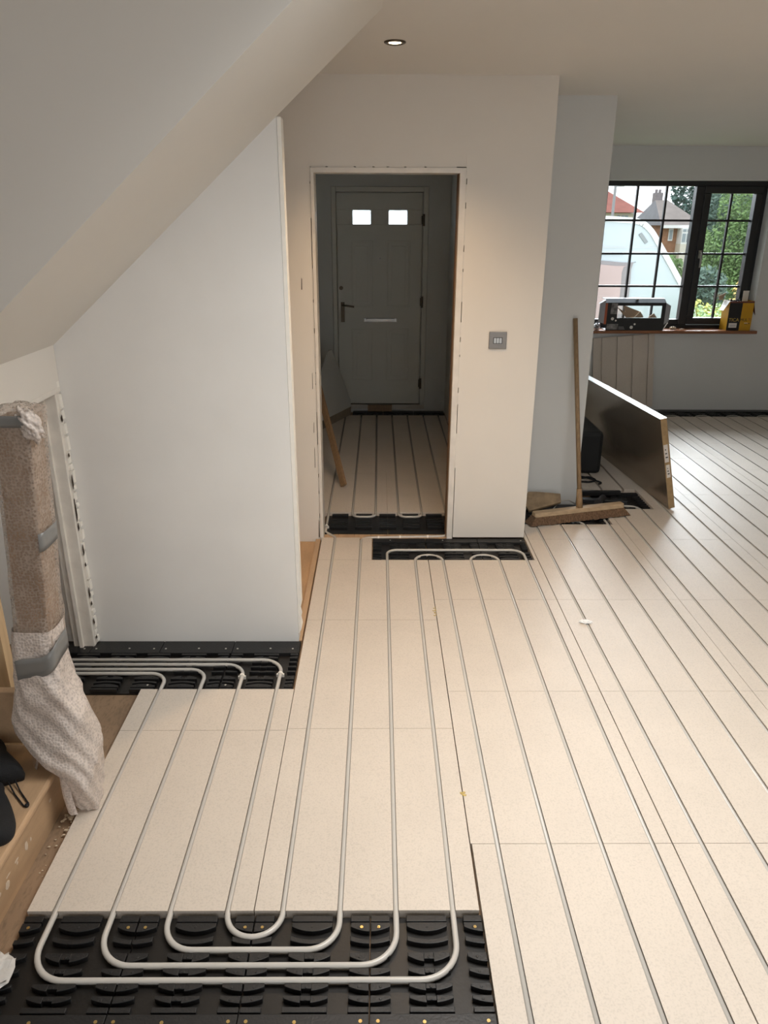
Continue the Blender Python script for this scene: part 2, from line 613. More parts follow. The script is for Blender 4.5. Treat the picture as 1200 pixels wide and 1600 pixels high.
MB().box(0.3895, 0.3935, 3.965, 4.05, -0.02, 1.914).build('bare_edge', BROWN, fr)
b = MB()
random.seed(11)
for side in (-1, 1):
    z = 0.0
    while z < 1.9:
        l = random.uniform(0.05, 0.2)
        x = -0.3352 if side < 0 else 0.4255
        if random.random() < 0.72:
            b.box(x - 0.0028, x + 0.0028, 3.9285, 3.96, z, z + l)
        z += l + random.uniform(0.004, 0.03)
x = -0.33
while x < 0.42:
    l = random.uniform(0.05, 0.15)
    if random.random() < 0.75:
        b.box(x, x + l, 3.9285, 3.96, 1.9375, 1.9425)
    x += l + 0.01
b.build('filler', PAINT, fr)
b = MB()
b.prism([(-0.344, 0.0), (-0.338, 0.0), (-0.3385, 0.10), (-0.341, 0.11)], 'y', 3.9275, 3.9298)
for z, l in ((0.42, 0.12), (0.62, 0.06), (0.86, 0.09)):
    b.prism([(-0.3545, z), (-0.352, z), (-0.351, z + l), (-0.353, z + l * 0.9)], 'y', 3.9282, 3.9299)
b.prism([(-0.395, 1.37), (-0.391, 1.37), (-0.390, 1.42), (-0.393, 1.43)], 'y', 3.9285, 3.9299)
b.build('wall_crack', CRACK, fr)

struct(MB().box(0.64, 0.838, 4.04, 7.1, -0.03, CZ).build('wall_hall_right', HALLP))
struct(MB().box(0.838, 1.277, 4.49, 7.3, -0.03, CZ).build('wall_middle', PAINTC), 'pale grey wall set back beside the doorway')
struct(MB().box(-0.70, -0.60, 4.04, 7.1, -0.03, CZ).build('wall_hall_left', HALLP))
hb = MB()
hb.box(-0.7, -0.425, 7.1, 7.2, -0.03, CZ)
hb.box(0.444, 0.9, 7.1, 7.2, -0.03, CZ)
hb.box(-0.425, 0.444, 7.1, 7.2, 1.995, CZ)
hb.box(-0.425, 0.444, 7.1, 7.2, -0.05, 0.028)
struct(hb.build('wall_hall_back', HALLP))
# window wall
WX0, WX1, WZ0, WZ1 = 1.99, 3.52, 0.745, 2.058
wb = MB()
wb.box(1.2, WX0, 7.15, 7.42, -0.03, CZ)
wb.box(WX1, 5.1, 7.15, 7.42, -0.03, CZ)
wb.box(WX0, WX1, 7.15, 7.42, WZ1, CZ)
wb.box(WX0, WX1, 7.15, 7.42, -0.03, WZ0)
struct(wb.build('wall_back', PAINTC), 'pale grey wall around the black window')
# the rest of the room behind the camera
rb = MB()
rb.box(-2.6, -0.95, -3.1, -3.0, -0.03, CZ)
rb.box(2.75, 5.1, -3.1, -3.0, -0.03, CZ)
rb.box(-0.95, 2.75, -3.1, -3.0, 2.1, CZ)
struct(rb.build('wall_rear', PAINT))
rr = MB()
rr.box(5.0, 5.1, -3.0, 7.2, -0.03, CZ)
struct(rr.build('wall_right', PAINT))
struct(MB().box(-2.6, -2.4, -3.0, 3.93, -0.03, CZ).build('wall_left_outer', PAINT))

# ------------------------------------------------------------------ window
win = sempty('window_1', (2.75, 7.28, 0.75), 'black framed window with glazing bars')


def ring(b, x0, x1, z0, z1, wd, y0, y1):
    b.box(x0, x1, y0, y1, z1 - wd, z1)
    b.box(x0, x1, y0, y1, z0, z0 + wd)
    b.box(x0, x0 + wd, y0, y1, z0 + wd, z1 - wd)
    b.box(x1 - wd, x1, y0, y1, z0 + wd, z1 - wd)


FZ0, FZ1 = 0.752, 2.058
b = MB()
ring(b, 2.03, 3.515, FZ0, FZ1, 0.042, 7.27, 7.34)
b.box(2.872, 2.95, 7.268, 7.34, FZ0 + 0.042, FZ1 - 0.042)
b.build('window_frame', WINF, win, bevel=0.004)
b = MB()
b.box(2.072, 2.872, 7.275, 7.335, FZ0 + 0.042, 0.845)
b.build('fixed_sash', WINF, win, bevel=0.003)
b = MB()
ring(b, 2.945, 3.475, 0.80, 2.018, 0.062, 7.255, 7.33)
sash = b.build('casement_sash', WINF, win, bevel=0.004)
LX = [2.072, 2.347, 2.612, 2.872]
RX = [3.007, 3.21, 3.413]
LZ = [0.845, 1.147, 1.438, 1.727, 2.016]
RZ = [0.862, 1.147, 1.438, 1.727, 1.956]
b = MB()
for x in LX[1:-1]:
    b.box(x - 0.009, x + 0.009, 7.292, 7.318, 0.845, 2.016)
for z in LZ[1:-1]:
    b.box(2.072, 2.872, 7.293, 7.317, z - 0.009, z + 0.009)
b.build('glazing_bars', WINF, win)
b = MB()
b.box(RX[1] - 0.009, RX[1] + 0.009, 7.292, 7.318, 0.862, 1.956)
for z in RZ[1:-1]:
    b.box(3.007, 3.413, 7.293, 7.317, z - 0.009, z + 0.009)
b.build('glazing_bars', WINF, win)
MB().box(2.06, 2.88, 7.3035, 7.3065, 0.84, 2.02).build('pane', GLASS, win)
MB().box(3.0, 3.42, 7.3035, 7.3065, 0.855, 1.96).build('pane', GLASS, win)
b = MB()
b.box(2.962, 2.986, 7.238, 7.256, 1.40, 1.47)
b.tube([(2.974, 7.245, 1.45), (2.974, 7.215, 1.445), (2.977, 7.212, 1.40), (2.98, 7.215, 1.32)], 0.009, 8)
b.build('window_handle', CHROME, win)
sl = struct(MB().prism([(2.0, 7.05), (3.545, 7.05), (3.545, 7.15), (3.515, 7.15), (3.515, 7.27), (2.0, 7.27)], 'z', 0.738, 0.768).build('trim_4', SILL, bevel=0.006), 'varnished brown window sill')

# ------------------------------------------------------------------ front door at the end of the hall
door = sempty('door_1', (0, 7.1, 0.03), 'grey front door with two small square panes at the end of the hall')
DY = 7.11
b = MB()
b.box(-0.422, -0.383, DY - 0.03, DY + 0.06, 0.03, 1.992)
b.box(0.396, 0.441, DY - 0.03, DY + 0.06, 0.03, 1.992)
b.box(-0.383, 0.396, DY - 0.03, DY + 0.06, 1.950, 1.992)
b.box(-0.422, -0.365, DY + 0.0445, DY + 0.09, 0.03, 1.992)
b.box(0.376, 0.441, DY + 0.0445, DY + 0.09, 0.03, 1.992)
b.box(-0.383, 0.396, DY + 0.0445, DY + 0.09, 1.932, 1.992)
b.box(-0.383, 0.396, DY + 0.0445, DY + 0.09, 0.03, 0.07)
b.build('door_frame', DOORP, door, bevel=0.004)
MB().box(-0.422, 0.441, DY - 0.035, DY + 0.06, 0.012, 0.052).build('threshold', mat('dull_aluminium', (0.45, 0.40, 0.33), 0.4, metal=0.6), door)
b = MB()
PX = [(-0.236, -0.071), (0.087, 0.254)]
PZ = (1.682, 1.803)
x0, x1, z0, z1 = -0.378, 0.388, 0.058, 1.944
b.box(x0, x1, DY, DY + 0.044, z0, PZ[0])
b.box(x0, x1, DY, DY + 0.044, PZ[1], z1)
b.box(x0, PX[0][0], DY, DY + 0.044, *PZ)
b.box(PX[0][1], PX[1][0], DY, DY + 0.044, *PZ)
b.box(PX[1][1], x1, DY, DY + 0.044, *PZ)
for xa, xb in ((-0.255, -0.055), (0.07, 0.286)):
    for za, zb in ((0.968, 1.547), (0.28, 0.773)):
        ring(b, xa, xb, za, zb, 0.016, DY - 0.007, DY)
        b.box(xa + 0.045, xb - 0.045, DY - 0.006, DY, za + 0.045, zb - 0.045)
slab = b.build('door_leaf', DOORP, door, bevel=0.003)
for xa, xb in PX:
    bb = MB()
    ring(bb, xa - 0.012, xb + 0.012, PZ[0] - 0.012, PZ[1] + 0.012, 0.014, DY - 0.008, DY + 0.004)
    bb.build('pane_bead', DOORP, slab)
    MB().box(xa, xb, DY + 0.02, DY + 0.026, *PZ).build('pane', FROST, slab)
b = MB()
b.box(-0.353, -0.318, DY - 0.012, DY, 0.83, 1.01)
b.tube([(-0.335, DY - 0.01, 0.985), (-0.335, DY - 0.05, 0.985), (-0.30, DY - 0.055, 0.983), (-0.228, DY - 0.05, 0.972)], 0.008, 8)
b.build('door_handle', DARKM, slab)
b = MB().disc((-0.347, DY - 0.012, 1.136), 0.018, 0.012, 14, 'y')
b.build('door_lock', DARKM, slab)
MB().disc((0.01, DY - 0.008, 1.395), 0.008, 0.008, 12, 'y').build('spyhole', CHROME, slab)
b = MB()
b.box(-0.14, 0.168, DY - 0.012, DY, 0.832, 0.868)
b.box(-0.118, 0.146, DY - 0.024, DY - 0.010, 0.843, 0.864)
b.build('letter_plate', CHROME, slab, bevel=0.003)
for z in (1.72, 1.015, 0.26):
    bb = MB().disc((0.398, DY - 0.032, z - 0.05), 0.011, 0.1, 10, 'z')
    bb.box(0.38, 0.425, DY - 0.028, DY - 0.004, z - 0.035, z + 0.035)
    bb.build('hinge', DARKM, door)

# ------------------------------------------------------------------ pipe-return trays
BZ, PZT = -0.030, -0.0068


def pad_poly(kind, xa, xb, xc, wd, y0, y1, flip):
    n = 9
    top, bot = [], []
    hgt = y1 - y0
    for i in range(n):
        x = xa + (xb - xa) * i / (n - 1)
        u = (x - xc) / (wd / 2)
        k = 1 - min(1, abs(u)) ** 2
        if kind == 'bar':
            t, bt = 1, 0
        elif kind == 'lens':
            t, bt = 1, 0.62 * (1 - k)
        elif kind == 'dee':
            t, bt = 1, 0.55 * (1 - k)
        else:
            t, bt = 1.0 + 0.35 * (1 - k) - 0.25 * k, 0.55 * (1 - k)
        t, bt = y0 + hgt * t, y0 + hgt * bt
        if flip:
            t, bt = y0 + y1 - bt, y0 + y1 - t
        top.append((x, t))
        bot.append((x, bt))
    return bot + list(reversed(top))


def make_tray(label, x0, x1, y0, y1, cols, rows, strip, flip=False, screws=(), group=None, notch=True, z=0.0):
    """cols: (xa, xb, xcentre, width) pad columns; rows: (kind, ya, yb); strip: (ya, yb) raised flat edge"""
    t = thing('pipe_return_tray', label, 'heating pipe tray', ((x0 + x1) / 2, (y0 + y1) / 2, BZ), group)
    g = 0.0012
    MB().box(x0 + g, x1 - g, y0, y1, BZ, BZ + 0.007).build('tray_base', BLACKB, t)
    if strip:
        MB().box(x0 + g, x1 - g, strip[0], strip[1], BZ + 0.007, PZT).build('edge_strip', BLACK, t, bevel=0.001)
    for (xa, xb, xc, wd) in cols:
        for (kind, ya, yb) in rows:
            b = MB()
            if kind == 'lens' and notch and xb - xa > 0.07 and wd > 0.07:
                poly = pad_poly(kind, xa, xc - 0.012, xc, wd, ya, yb, flip)
                b.prism(poly, 'z', BZ + 0.007, PZT)
                poly = pad_poly(kind, xc + 0.012, xb, xc, wd, ya, yb, flip)
                b.prism(poly, 'z', BZ + 0.007, PZT)
                d = (yb - ya) * 0.35
                b.box(xc - 0.012, xc + 0.012, *((ya, yb - d) if flip else (ya + d, yb)), BZ + 0.007, PZT - 0.001)
            else:
                b.prism(pad_poly(kind, xa, xb, xc, wd, ya, yb, flip), 'z', BZ + 0.007, PZT)
            if kind in ('dee', 'lens') and yb - ya > 0.018:
                b.disc(((xa + xb) / 2, (ya + yb) / 2, PZT - 0.001), 0.0035, 0.002, 8)
            b.build('pad', BLACK, t, bevel=0.0012)
    for (sx, sy) in screws:
        s = MB().disc((sx, sy, PZT - 0.0005), 0.0042, 0.0018, 10)
        s.disc((sx, sy, PZT + 0.0012), 0.0018, 0.0006, 6)
        s.build('screw', BRASS if label.find('front') >= 0 else STEELSCREW, t)
    return t


def tile_cols(s, e):
    c = (s + e) / 2
    return [(s + 0.002, s + 0.050, s, 0.104), (c - 0.052, c + 0.052, c, 0.104), (e - 0.050, e - 0.002, e, 0.104)]


ROWS_F = [('bar', 1.409, 1.427), ('dee', 1.380, 1.406), ('cres', 1.345, 1.362), ('lens', 1.296, 1.321),
          ('lens', 1.261, 1.280), ('lens', 1.222, 1.241), ('lens', 1.193, 1.211), ('bar', 1.171, 1.184)]
fl = ['black plastic pipe tray at the bottom left, against the wooden step',
      'black plastic pipe tray second from the wooden step at the bottom of the photo',
      'black plastic pipe tray under the innermost pipe bend at the bottom of the photo',
      'black plastic pipe tray at the bottom, rightmost of the front four']
SX = [-0.92, -0.62, -0.32, -0.02, 0.272]
for i in range(4):
    s, e = SX[i], SX[i + 1]
    c = (s + e) / 2
    scr = [(s + 0.022, 1.392), (e - 0.022, 1.392), (s + 0.02, 1.150), (e - 0.02, 1.150), (c - 0.02, 1.148)]
    lab = fl[i].replace('at the bottom', 'at the front bottom', 1) if i != 1 and i != 2 else fl[i]
    make_tray(['black pipe tray at the front left, against the wooden step',
               'black pipe tray of the front row, second from the wooden step',
               'black pipe tray of the front row, under the tightest pipe bend',
               'black pipe tray of the front row, rightmost, beside the bare panel edge'][i],
              s, e, 0.95, 1.432, tile_cols(s, e), ROWS_F, (0.952, 1.167), screws=scr, group='front row of black pipe trays')

ROWS_L = [('bar', 2.438, 2.449), ('dee', 2.455, 2.478), ('cres', 2.484, 2.498), ('lens', 2.510, 2.535),
          ('lens', 2.560, 2.571), ('lens', 2.595, 2.607), ('lens', 2.629, 2.641), ('lens', 2.662, 2.678), ('bar', 2.686, 2.698)]
LS = [-1.515, -1.22, -0.925, -0.62, -0.335]
ll = ['black pipe tray running into the understairs cupboard, behind the wrapped post',
      'black pipe tray at the foot of the partition, beside the cupboard door lining',
      'black pipe tray in the middle of the row along the partition foot',
      'black pipe tray along the partition foot, nearest its free right end']
for i in range(4):
    s, e = LS[i], LS[i + 1]
    cc = tile_cols(s, s + 0.30)
    if i == 3:
        cc = cc[:2] + [(e - 0.035, e - 0.002, e, 0.104)]
    make_tray(ll[i], s, e, 2.434, 2.87 if i == 0 else 2.796, cc, ROWS_L, (2.702, 2.796), flip=True,
              screws=[(s + 0.02, 2.735), (e - 0.03, 2.735), (s + 0.16, 2.737), (s + 0.02, 2.468)], group='black pipe trays along the partition')

ROWS_M = [('bar', 3.626, 3.637), ('dee', 3.644, 3.668), ('cres', 3.678, 3.692), ('lens', 3.716, 3.748),
          ('lens', 3.782, 3.795), ('lens', 3.803, 3.816), ('lens', 3.824, 3.838), ('lens', 3.846, 3.858)]
MS = [-0.033, 0.268, 0.565, 0.838]
ml = ['black pipe tray before the doorway wall, its left end at the threshold',
      'black pipe tray before the doorway wall, middle one of three',
      'black pipe tray before the doorway wall, at the wall corner']
for i in range(3):
    s, e = MS[i], MS[i + 1]
    cc = tile_cols(s, s + 0.297)
    if i == 2:
        cc = cc[:2] + [(e - 0.035, e - 0.002, s + 0.297, 0.104)]
    make_tray(ml[i], s, e, 3.622, 3.928, cc, ROWS_M, (3.872, 3.928), flip=True,
              screws=[(s + 0.25, 3.895)] if i == 2 else [(s + 0.1, 3.9)], group='black pipe trays before the doorway wall')

ROWS_H = [('bar', 4.298, 4.320)] + [('bar', 4.10 + 0.031 * k, 4.118 + 0.031 * k) for k in range(5)]
hl = ['black pipe tray just inside the doorway, left half', 'black pipe tray just inside the doorway, right half']
for i, (s, e, cs) in enumerate(((-0.328, 0.054, (-0.238, -0.09, 0.03)), (0.055, 0.425, (0.08, 0.198, 0.345)))):
    cc = []
    for c in cs:
        wd = 0.05 if c in (0.03, 0.08) else 0.10
        cc.append((c - wd / 2, c + wd / 2, c, 0.104))
    make_tray(hl[i], s, e, 4.004, 4.322, cc, ROWS_H, (4.006, 4.05), group='black pipe trays inside the doorway', notch=False)
for i in range(3):
    s = -0.25 + 0.293 * i
    e = s + 0.292
    make_tray(['black pipe tray at the foot of the front door, on the lock side', 'black pipe tray at the foot of the front door, middle',
               'black pipe tray at the foot of the front door, hinge side'][i], s, e, 6.865, 7.07, tile_cols(s, e),
              [('bar', 6.875, 6.89), ('lens', 6.90, 6.92), ('lens', 6.935, 6.955)], (7.0, 7.07), flip=True, group='black pipe trays below the front door')
wlab = ['below the leaning grooved board', 'just right of the leaning grooved board', 'below the window, under its middle post',
        'below the right-hand window sash', 'below the yellow box on the sill', 'right of the sill end']
for i in range(6):
    s = 2.33 + 0.295 * i
    e = s + 0.294
    make_tray('black pipe tray at the window wall foot, ' + wlab[i], s, e, 6.838, 7.148, tile_cols(s, e),
              [('bar', 6.845, 6.86), ('dee', 6.868, 6.895), ('lens', 6.93, 6.95), ('lens', 6.97, 6.99), ('lens', 7.01, 7.03)],
              (7.06, 7.148), flip=True, group='black pipe trays along the window wall')
# the recess beside the doorway
for i, (s, e) in enumerate(((0.842, 1.13), (1.131, 1.41))):
    make_tray(['black pipe tray in the recess under the left end of the broom', 'black pipe tray in the recess under the middle of the broom'][i],
              s, e, 4.133, 4.487, tile_cols(s, e), [('bar', 4.14, 4.155), ('dee', 4.165, 4.19), ('lens', 4.22, 4.24), ('lens', 4.29, 4.31), ('lens', 4.34, 4.36)],
              (4.40, 4.487), flip=True, group='black pipe trays beside the broom')
make_tray('black pipe tray in the floor between the broom and the leaning foil board', 1.43, 1.748, 4.393, 4.718,
          [(1.60 - 0.05, 1.60 + 0.05, 1.60, 0.104), (1.696, 1.744, 1.748, 0.104)],
          [('bar', 4.40, 4.415)] + [('lens', 4.43 + 0.034 * k, 4.446 + 0.034 * k) for k in range(7)], (4.68, 4.718), flip=True, group='black pipe trays beside the broom')

# ------------------------------------------------------------------ heating pipes
PR = 0.0078
ZP = -0.0096
ZT = -0.0105


def pipe(pts, rad, label, seg=10):
    P = [(p[0], p[1], p[2] if len(p) > 2 else ZP) for p in pts]
    o = MB().tube(fillet(P, rad, 10), PR, seg).build('heating_pipe', PIPE, smooth=True)
    return tag(o, label, 'pipe', 'white heating pipes in the floor grooves')


YN = 0.32
pipe([(-1.9, 2.551), (-0.847, 2.551), (-0.847, 1.250), (0.197, 1.250), (0.197, 3.700), (0.347, 3.700), (0.347, YN)],
     [0.07, 0.095, 0.095, 0.0745, 0.0745], 'white pipe with the outermost bend in the front trays')
pipe([(-1.9, 2.580), (-0.695, 2.580), (-0.695, 1.288), (0.047, 1.288), (0.047, 3.768), (0.80, 3.768), (0.80, YN)],
     [0.07, 0.09, 0.09, 0.055, 0.07], 'white pipe with the second outermost bend in the front trays')
pipe([(-1.9, 2.616), (-0.545, 2.616), (-0.545, 1.330), (-0.10, 1.330), (-0.10, 3.94), (0.40, 3.965), (0.42, 4.1), (0.42, 5.0), (0.42, 6.80)],
     [0.08, 0.08, 0.08, 0.05, 0.06, 0.1, 0.1], 'white pipe with the third bend in the front trays, turning along the doorway threshold')
pipe([(-1.9, 2.651), (-0.395, 2.651), (-0.395, 1.366), (-0.25, 1.366), (-0.25, 3.95), (-0.313, 4.03), (-0.313, 4.3), (-0.313, 6.80)],
     [0.09, 0.072, 0.072, 0.04, 0.05, 0.1], 'white pipe with the tightest bend in the front trays, running on into the hall')
pipe([(0.497, YN), (0.497, 3.700), (0.65, 3.700), (0.65, YN)], 0.0745, 'white hairpin pipe turning before the middle of the doorway wall')
pipe([(-0.163, 6.80), (-0.163, 4.270), (-0.018, 4.270), (-0.018, 6.80)], 0.05, 'white hairpin pipe in the hall, left of the doorway middle')
pipe([(0.125, 6.80), (0.125, 4.270), (0.27, 4.270), (0.27, 6.80)], 0.05, 'white hairpin pipe in the hall, right of the doorway middle')
pipe([(0.562, 4.34), (0.562, 6.80)], 0.05, 'short white pipe along the right wall of the hall')
pipe([(0.945, YN), (0.945, 4.325), (1.39, 4.325), (1.39, YN)], 0.07, 'white pipe looping under the broom, outer one')
pipe([(1.095, YN), (1.095, 4.205), (1.245, 4.205), (1.245, YN)], 0.0735, 'white hairpin pipe looping under the broom, inner one')
pipe([(1.525, YN), (1.525, 4.465), (1.672, 4.465), (1.672, YN)], 0.073, 'white hairpin pipe in the tray between broom and foil board')
pipe([(1.822, YN), (1.822, 6.90), (1.965, 6.90), (1.965, YN)], 0.07, 'white hairpin pipe running under the leaning foil board')
PL = ['first white hairpin pipe right of the foil board', 'second white hairpin pipe right of the foil board', 'third white hairpin pipe right of the foil board',
      'fourth white hairpin pipe right of the foil board', 'fifth white hairpin pipe right of the foil board', 'sixth white hairpin pipe right of the foil board',
      'seventh white hairpin pipe right of the foil board, at the frame edge', 'eighth white hairpin pipe right of the foil board, beside the window']
q = 0
for k in range(2, 6):
    for j in (0, 2):
        xa = B[k] + 0.075 + 0.1475 * j
        pipe([(xa, YN), (xa, 6.902), (xa + 0.1475, 6.902), (xa + 0.1475, YN)], 0.0735, PL[q] + ' towards the window', 8)
        q += 1
# white clips holding pipes
cl = ['white clip on the hall pipe by the left door jamb', 'white clip on the threshold pipe, left of three', 'white clip on the threshold pipe, middle of three',
      'white clip on the threshold pipe, right of three', 'white clip on the rightmost pipe bend by the partition', 'white clip on the second pipe bend by the partition']
for i, (x, y, ax) in enumerate(((-0.313, 4.12, 'y'), (0.0, 3.945, 'x'), (0.125, 3.952, 'x'), (0.285, 3.958, 'x'), (-0.395, 2.55, 'y'), (-0.547, 2.535, 'y'))):
    b = MB().disc((x, y - 0.005, ZP) if ax == 'y' else (x - 0.005, y, ZP), 0.0105, 0.010, 14, ax)
    b.box(x - 0.015, x + 0.015, y - 0.004, y + 0.004, -0.03 if ax == 'x' else -0.023, ZP)
    tag(b.build('pipe_clip', CARDW), cl[i], 'pipe clip', 'white pipe clips')

# ------------------------------------------------------------------ stair start at the left
st = sempty('wall_step', (-1.4, 1.4, -0.03), 'bottom steps of a bare wooden staircase')
st.name = 'staircase'
del st['kind']
tag(st, 'bare wooden staircase bottom step and riser at the left edge', 'staircase')
WLOC['staircase'] = Vector((-1.4, 1.4, -0.03))
MB().box(-1.012, -0.988, 0.3, 1.905, -0.03, 0.128).build('riser', PLYW, st)
b = MB()
b.box(-1.9, -0.966, 0.3, 1.915, 0.128, 0.153)
b.build('tread', PLYW, st, bevel=0.008)
MB().box(-1.9, -1.06, 1.917, 1.945, 0.153, 0.345).build('riser', PLYW, st, bevel=0.004)
b = MB()
b.bar((-1.281, 2.15, -0.03), (-1.277, 2.15, 0.95), 0.075, 0.045, up=(0, 1, 0))
tag(b.build('timber_post', PINE), 'upright pine timber behind the wrapped newel post', 'timber')

# ------------------------------------------------------------------ bubble-wrapped newel post
nw = thing('newel_post', 'square wooden newel post wrapped in bubble wrap and grey tape', 'newel post', (-0.95, 1.85, -0.03))


def cx(z):
    return -0.985 + 0.0745 * (z - 0.30)


b = MB()
rings = []
for z in (0.1535, 1.225):
    c, h = cx(z), 0.042
    rings.append([(c - h, 1.85 - h, z), (c + h, 1.85 - h, z), (c + h, 1.85 + h, z), (c - h, 1.85 + h, z)])
b.loft(rings)
b.build('post', mat('brown_newel_wood', (0.30, 0.18, 0.10), 0.6, var=0.25, vscale=10, stretch=(6, 6, 0.6)), nw)


def sup(c, cy, a, bb, t, p=0.32):
    ct, sn = math.cos(t), math.sin(t)
    return (c + a * math.copysign(abs(ct) ** p, ct), cy + bb * math.copysign(abs(sn) ** p, sn))


NS = 64
random.seed(5)


def noise2(t, z, s=1.0):
    return s * (0.5 * math.sin(3 * t + 21 * z) + 0.3 * math.sin(7 * t - 34 * z + 1) + 0.25 * math.sin(2 * t + 55 * z + 2) + 0.2 * math.sin(13 * t + 70 * z))


rings = []
for k in range(41):
    z = 0.56 + (1.238 - 0.56) * k / 40
    a = 0.0545 - 0.002 * k / 40
    fr2 = k / 40
    r = []
    amp = 0.0013 + (0.004 if k > 37 else 0) + (0.003 if k < 8 else 0)
    for j in range(NS):
        t = 2 * math.pi * j / NS
        x, y = sup(cx(z), 1.85, a, 0.054, t)
        d = noise2(t, z, amp)
        r.append((x + d * math.cos(t), y + d * math.sin(t), z + (0.006 * math.sin(3 * t) if k > 37 else 0)))
    rings.append(r)
top = []
for j in range(NS):
    t = 2 * math.pi * j / NS
    x, y = sup(cx(1.24), 1.85, 0.035, 0.034, t, 0.5)
    top.append((x, y, 1.25 + 0.006 * math.sin(4 * t + 1)))
rings.append(top)
MB().loft(rings).build('bubble_wrap', BUBBLE, nw, smooth=True)
# crumpled bunch of wrap at the top right corner
b = MB()
b.ball((0, 0, 0), 1.0, 4)
for v in b.bm.verts:
    u = v.co.copy()
    k = 1 + 0.20 * math.sin(5 * u.x + 3 * u.z + 1) * math.sin(6 * u.y + 2 * u.z) + 0.13 * math.sin(11 * u.z + 7 * u.x) + 0.09 * math.sin(17 * u.x - 13 * u.y + 9 * u.z)
    v.co = Vector((-0.870 + u.x * 0.026 * k - 0.012 * u.z, 1.806 + u.y * 0.020 * k, 1.212 + u.z * 0.040 * k))
b.build('bubble_wrap_bunch', BUBBLE2, nw, smooth=True)
# loose lower wrap
prof = [  # z, xL, xR, yF, yB
    (0.625, -1.022, -0.905, 1.790, 1.906), (0.58, -1.030, -0.908, 1.786, 1.908), (0.52, -1.034, -0.905, 1.783, 1.909),
    (0.46, -1.050, -0.892, 1.778, 1.910), (0.40, -1.066, -0.876, 1.770, 1.911), (0.34, -1.072, -0.862, 1.762, 1.911),
    (0.28, -1.060, -0.850, 1.755, 1.911), (0.23, -1.030, -0.842, 1.750, 1.909), (0.185, -0.990, -0.838, 1.752, 1.907),
    (0.15, -0.962, -0.838, 1.756, 1.903), (0.11, -0.952, -0.842, 1.762, 1.900), (0.06, -0.945, -0.850, 1.768, 1.895),
    (0.025, -0.938, -0.858, 1.776, 1.888), (0.004, -0.928, -0.868, 1.782, 1.880)]
rings = []
NSL = 96
for i in range(len(prof) - 1):
    for s in range(4):
        u = s / 4
        v = [prof[i][q] * (1 - u) + prof[i + 1][q] * u for q in range(5)]
        rings.append(v)
rings.append(list(prof[-1]))
rr2 = []
for v in rings:
    z, xL, xR, yF, yB = v
    c, cy, a, bb = (xL + xR) / 2, (yF + yB) / 2, (xR - xL) / 2, (yB - yF) / 2
    p = 0.45 + 0.35 * max(0, min(1, (0.6 - z) / 0.4))
    r = []
    for j in range(NSL):
        t = 2 * math.pi * j / NSL
        x, y = sup(c, cy, a, bb, t, p)
        # diagonal folds spiralling down
        fold = 0.0075 * (1 - 2 * abs(math.sin(t + 9 * z + 0.4))) + 0.0045 * (1 - 2 * abs(math.sin(1.5 * t - 19 * z + 0.7))) + 0.003 * math.sin(9 * t + 55 * z)
        fold *= max(0.25, min(1.0, (0.64 - z) / 0.2))
        x += fold * math.cos(t)
        y += min(0, fold * math.sin(t)) if math.sin(t) > 0 else fold * math.sin(t)
        y = min(y, 1.913)
        r.append((x, y, z))
    rr2.append(r)
MB().loft(rr2, caps=False).build('loose_bubble_wrap', BUBBLE2, nw, smooth=True)
# loose flap edge in front of the riser
b = MB()
fl_pts = [(-0.955, 1.790, 0.165), (-0.950, 1.775, 0.12), (-0.945, 1.768, 0.07), (-0.935, 1.762, 0.02)]
b.loft([[(x, y, z), (x + 0.012, y - 0.010, z), (x + 0.030, y - 0.004, z - 0.002)] for x, y, z in fl_pts], closed=False)
b.build('wrap_flap', BUBBLE2, nw, smooth=True)
b = MB()
b.loft([[(-1.045, 1.86, 0.158), (-1.03, 1.80, 0.157), (-1.02, 1.79, 0.157)], [(-1.035, 1.875, 0.20), (-1.02, 1.83, 0.215), (-1.005, 1.81, 0.22)]], closed=False)
b.build('wrap_flap', BUBBLE2, nw, smooth=True)


def tape(z0, hh, t0, t1, slant, a, bb, p=0.34, cyy=1.85, cxx=None):
    strips = []
    n = 28
    for k in range(n + 1):
        t = t0 + (t1 - t0) * k / n
        col = []
        for s in (-1, -0.33, 0.33, 1):
            z = z0 + s * hh / 2 + slant * (k / n - 0.5)
            x, y = sup(cx(z) if cxx is None else cxx, cyy, a, bb, t, p)
            col.append((x, y, z))
        strips.append(col)
    b = MB()
    b.loft(strips, closed=False)
    return b


def solid(o, th_):
    md = o.modifiers.new('thickness', 'SOLIDIFY')
    md.thickness = th_
    md.offset = 1
    return o


D = math.radians
solid(tape(0.895, 0.052, D(-62), D(15), 0.004, 0.058, 0.0575).build('tape_band', TAPE, nw, smooth=True), 0.0008)
solid(tape(0.535, 0.062, D(-118), D(10), 0.055, 0.066, 0.069, 0.42, 1.848, -0.969).build('tape_band', TAPE, nw, smooth=True), 0.0008)
solid(tape(1.222, 0.030, D(-165), D(-75), 0.0, 0.058, 0.058).build('tape_band', TAPE, nw, smooth=True), 0.0008)

# ------------------------------------------------------------------ black jacket on the step
jk = thing('jacket', 'black jacket with a drawcord loop lying on the bottom wooden step', 'jacket', (-1.2, 1.65, 0.153))


def dense_open(pts, n):
    P = [pts[0]] + list(pts) + [pts[-1]]
    out = []
    for i in range(len(pts) - 1):
        p0, p1, p2, p3 = [Vector(P[i + k]) for k in range(4)]
        for q in range(n):
            t = q / n
            out.append(tuple(0.5 * ((2 * p1) + (p2 - p0) * t + (2 * p0 - 5 * p1 + 4 * p2 - p3) * t * t + (-p0 + 3 * p1 - 3 * p2 + p3) * t ** 3)))
    return out + [tuple(pts[-1])]


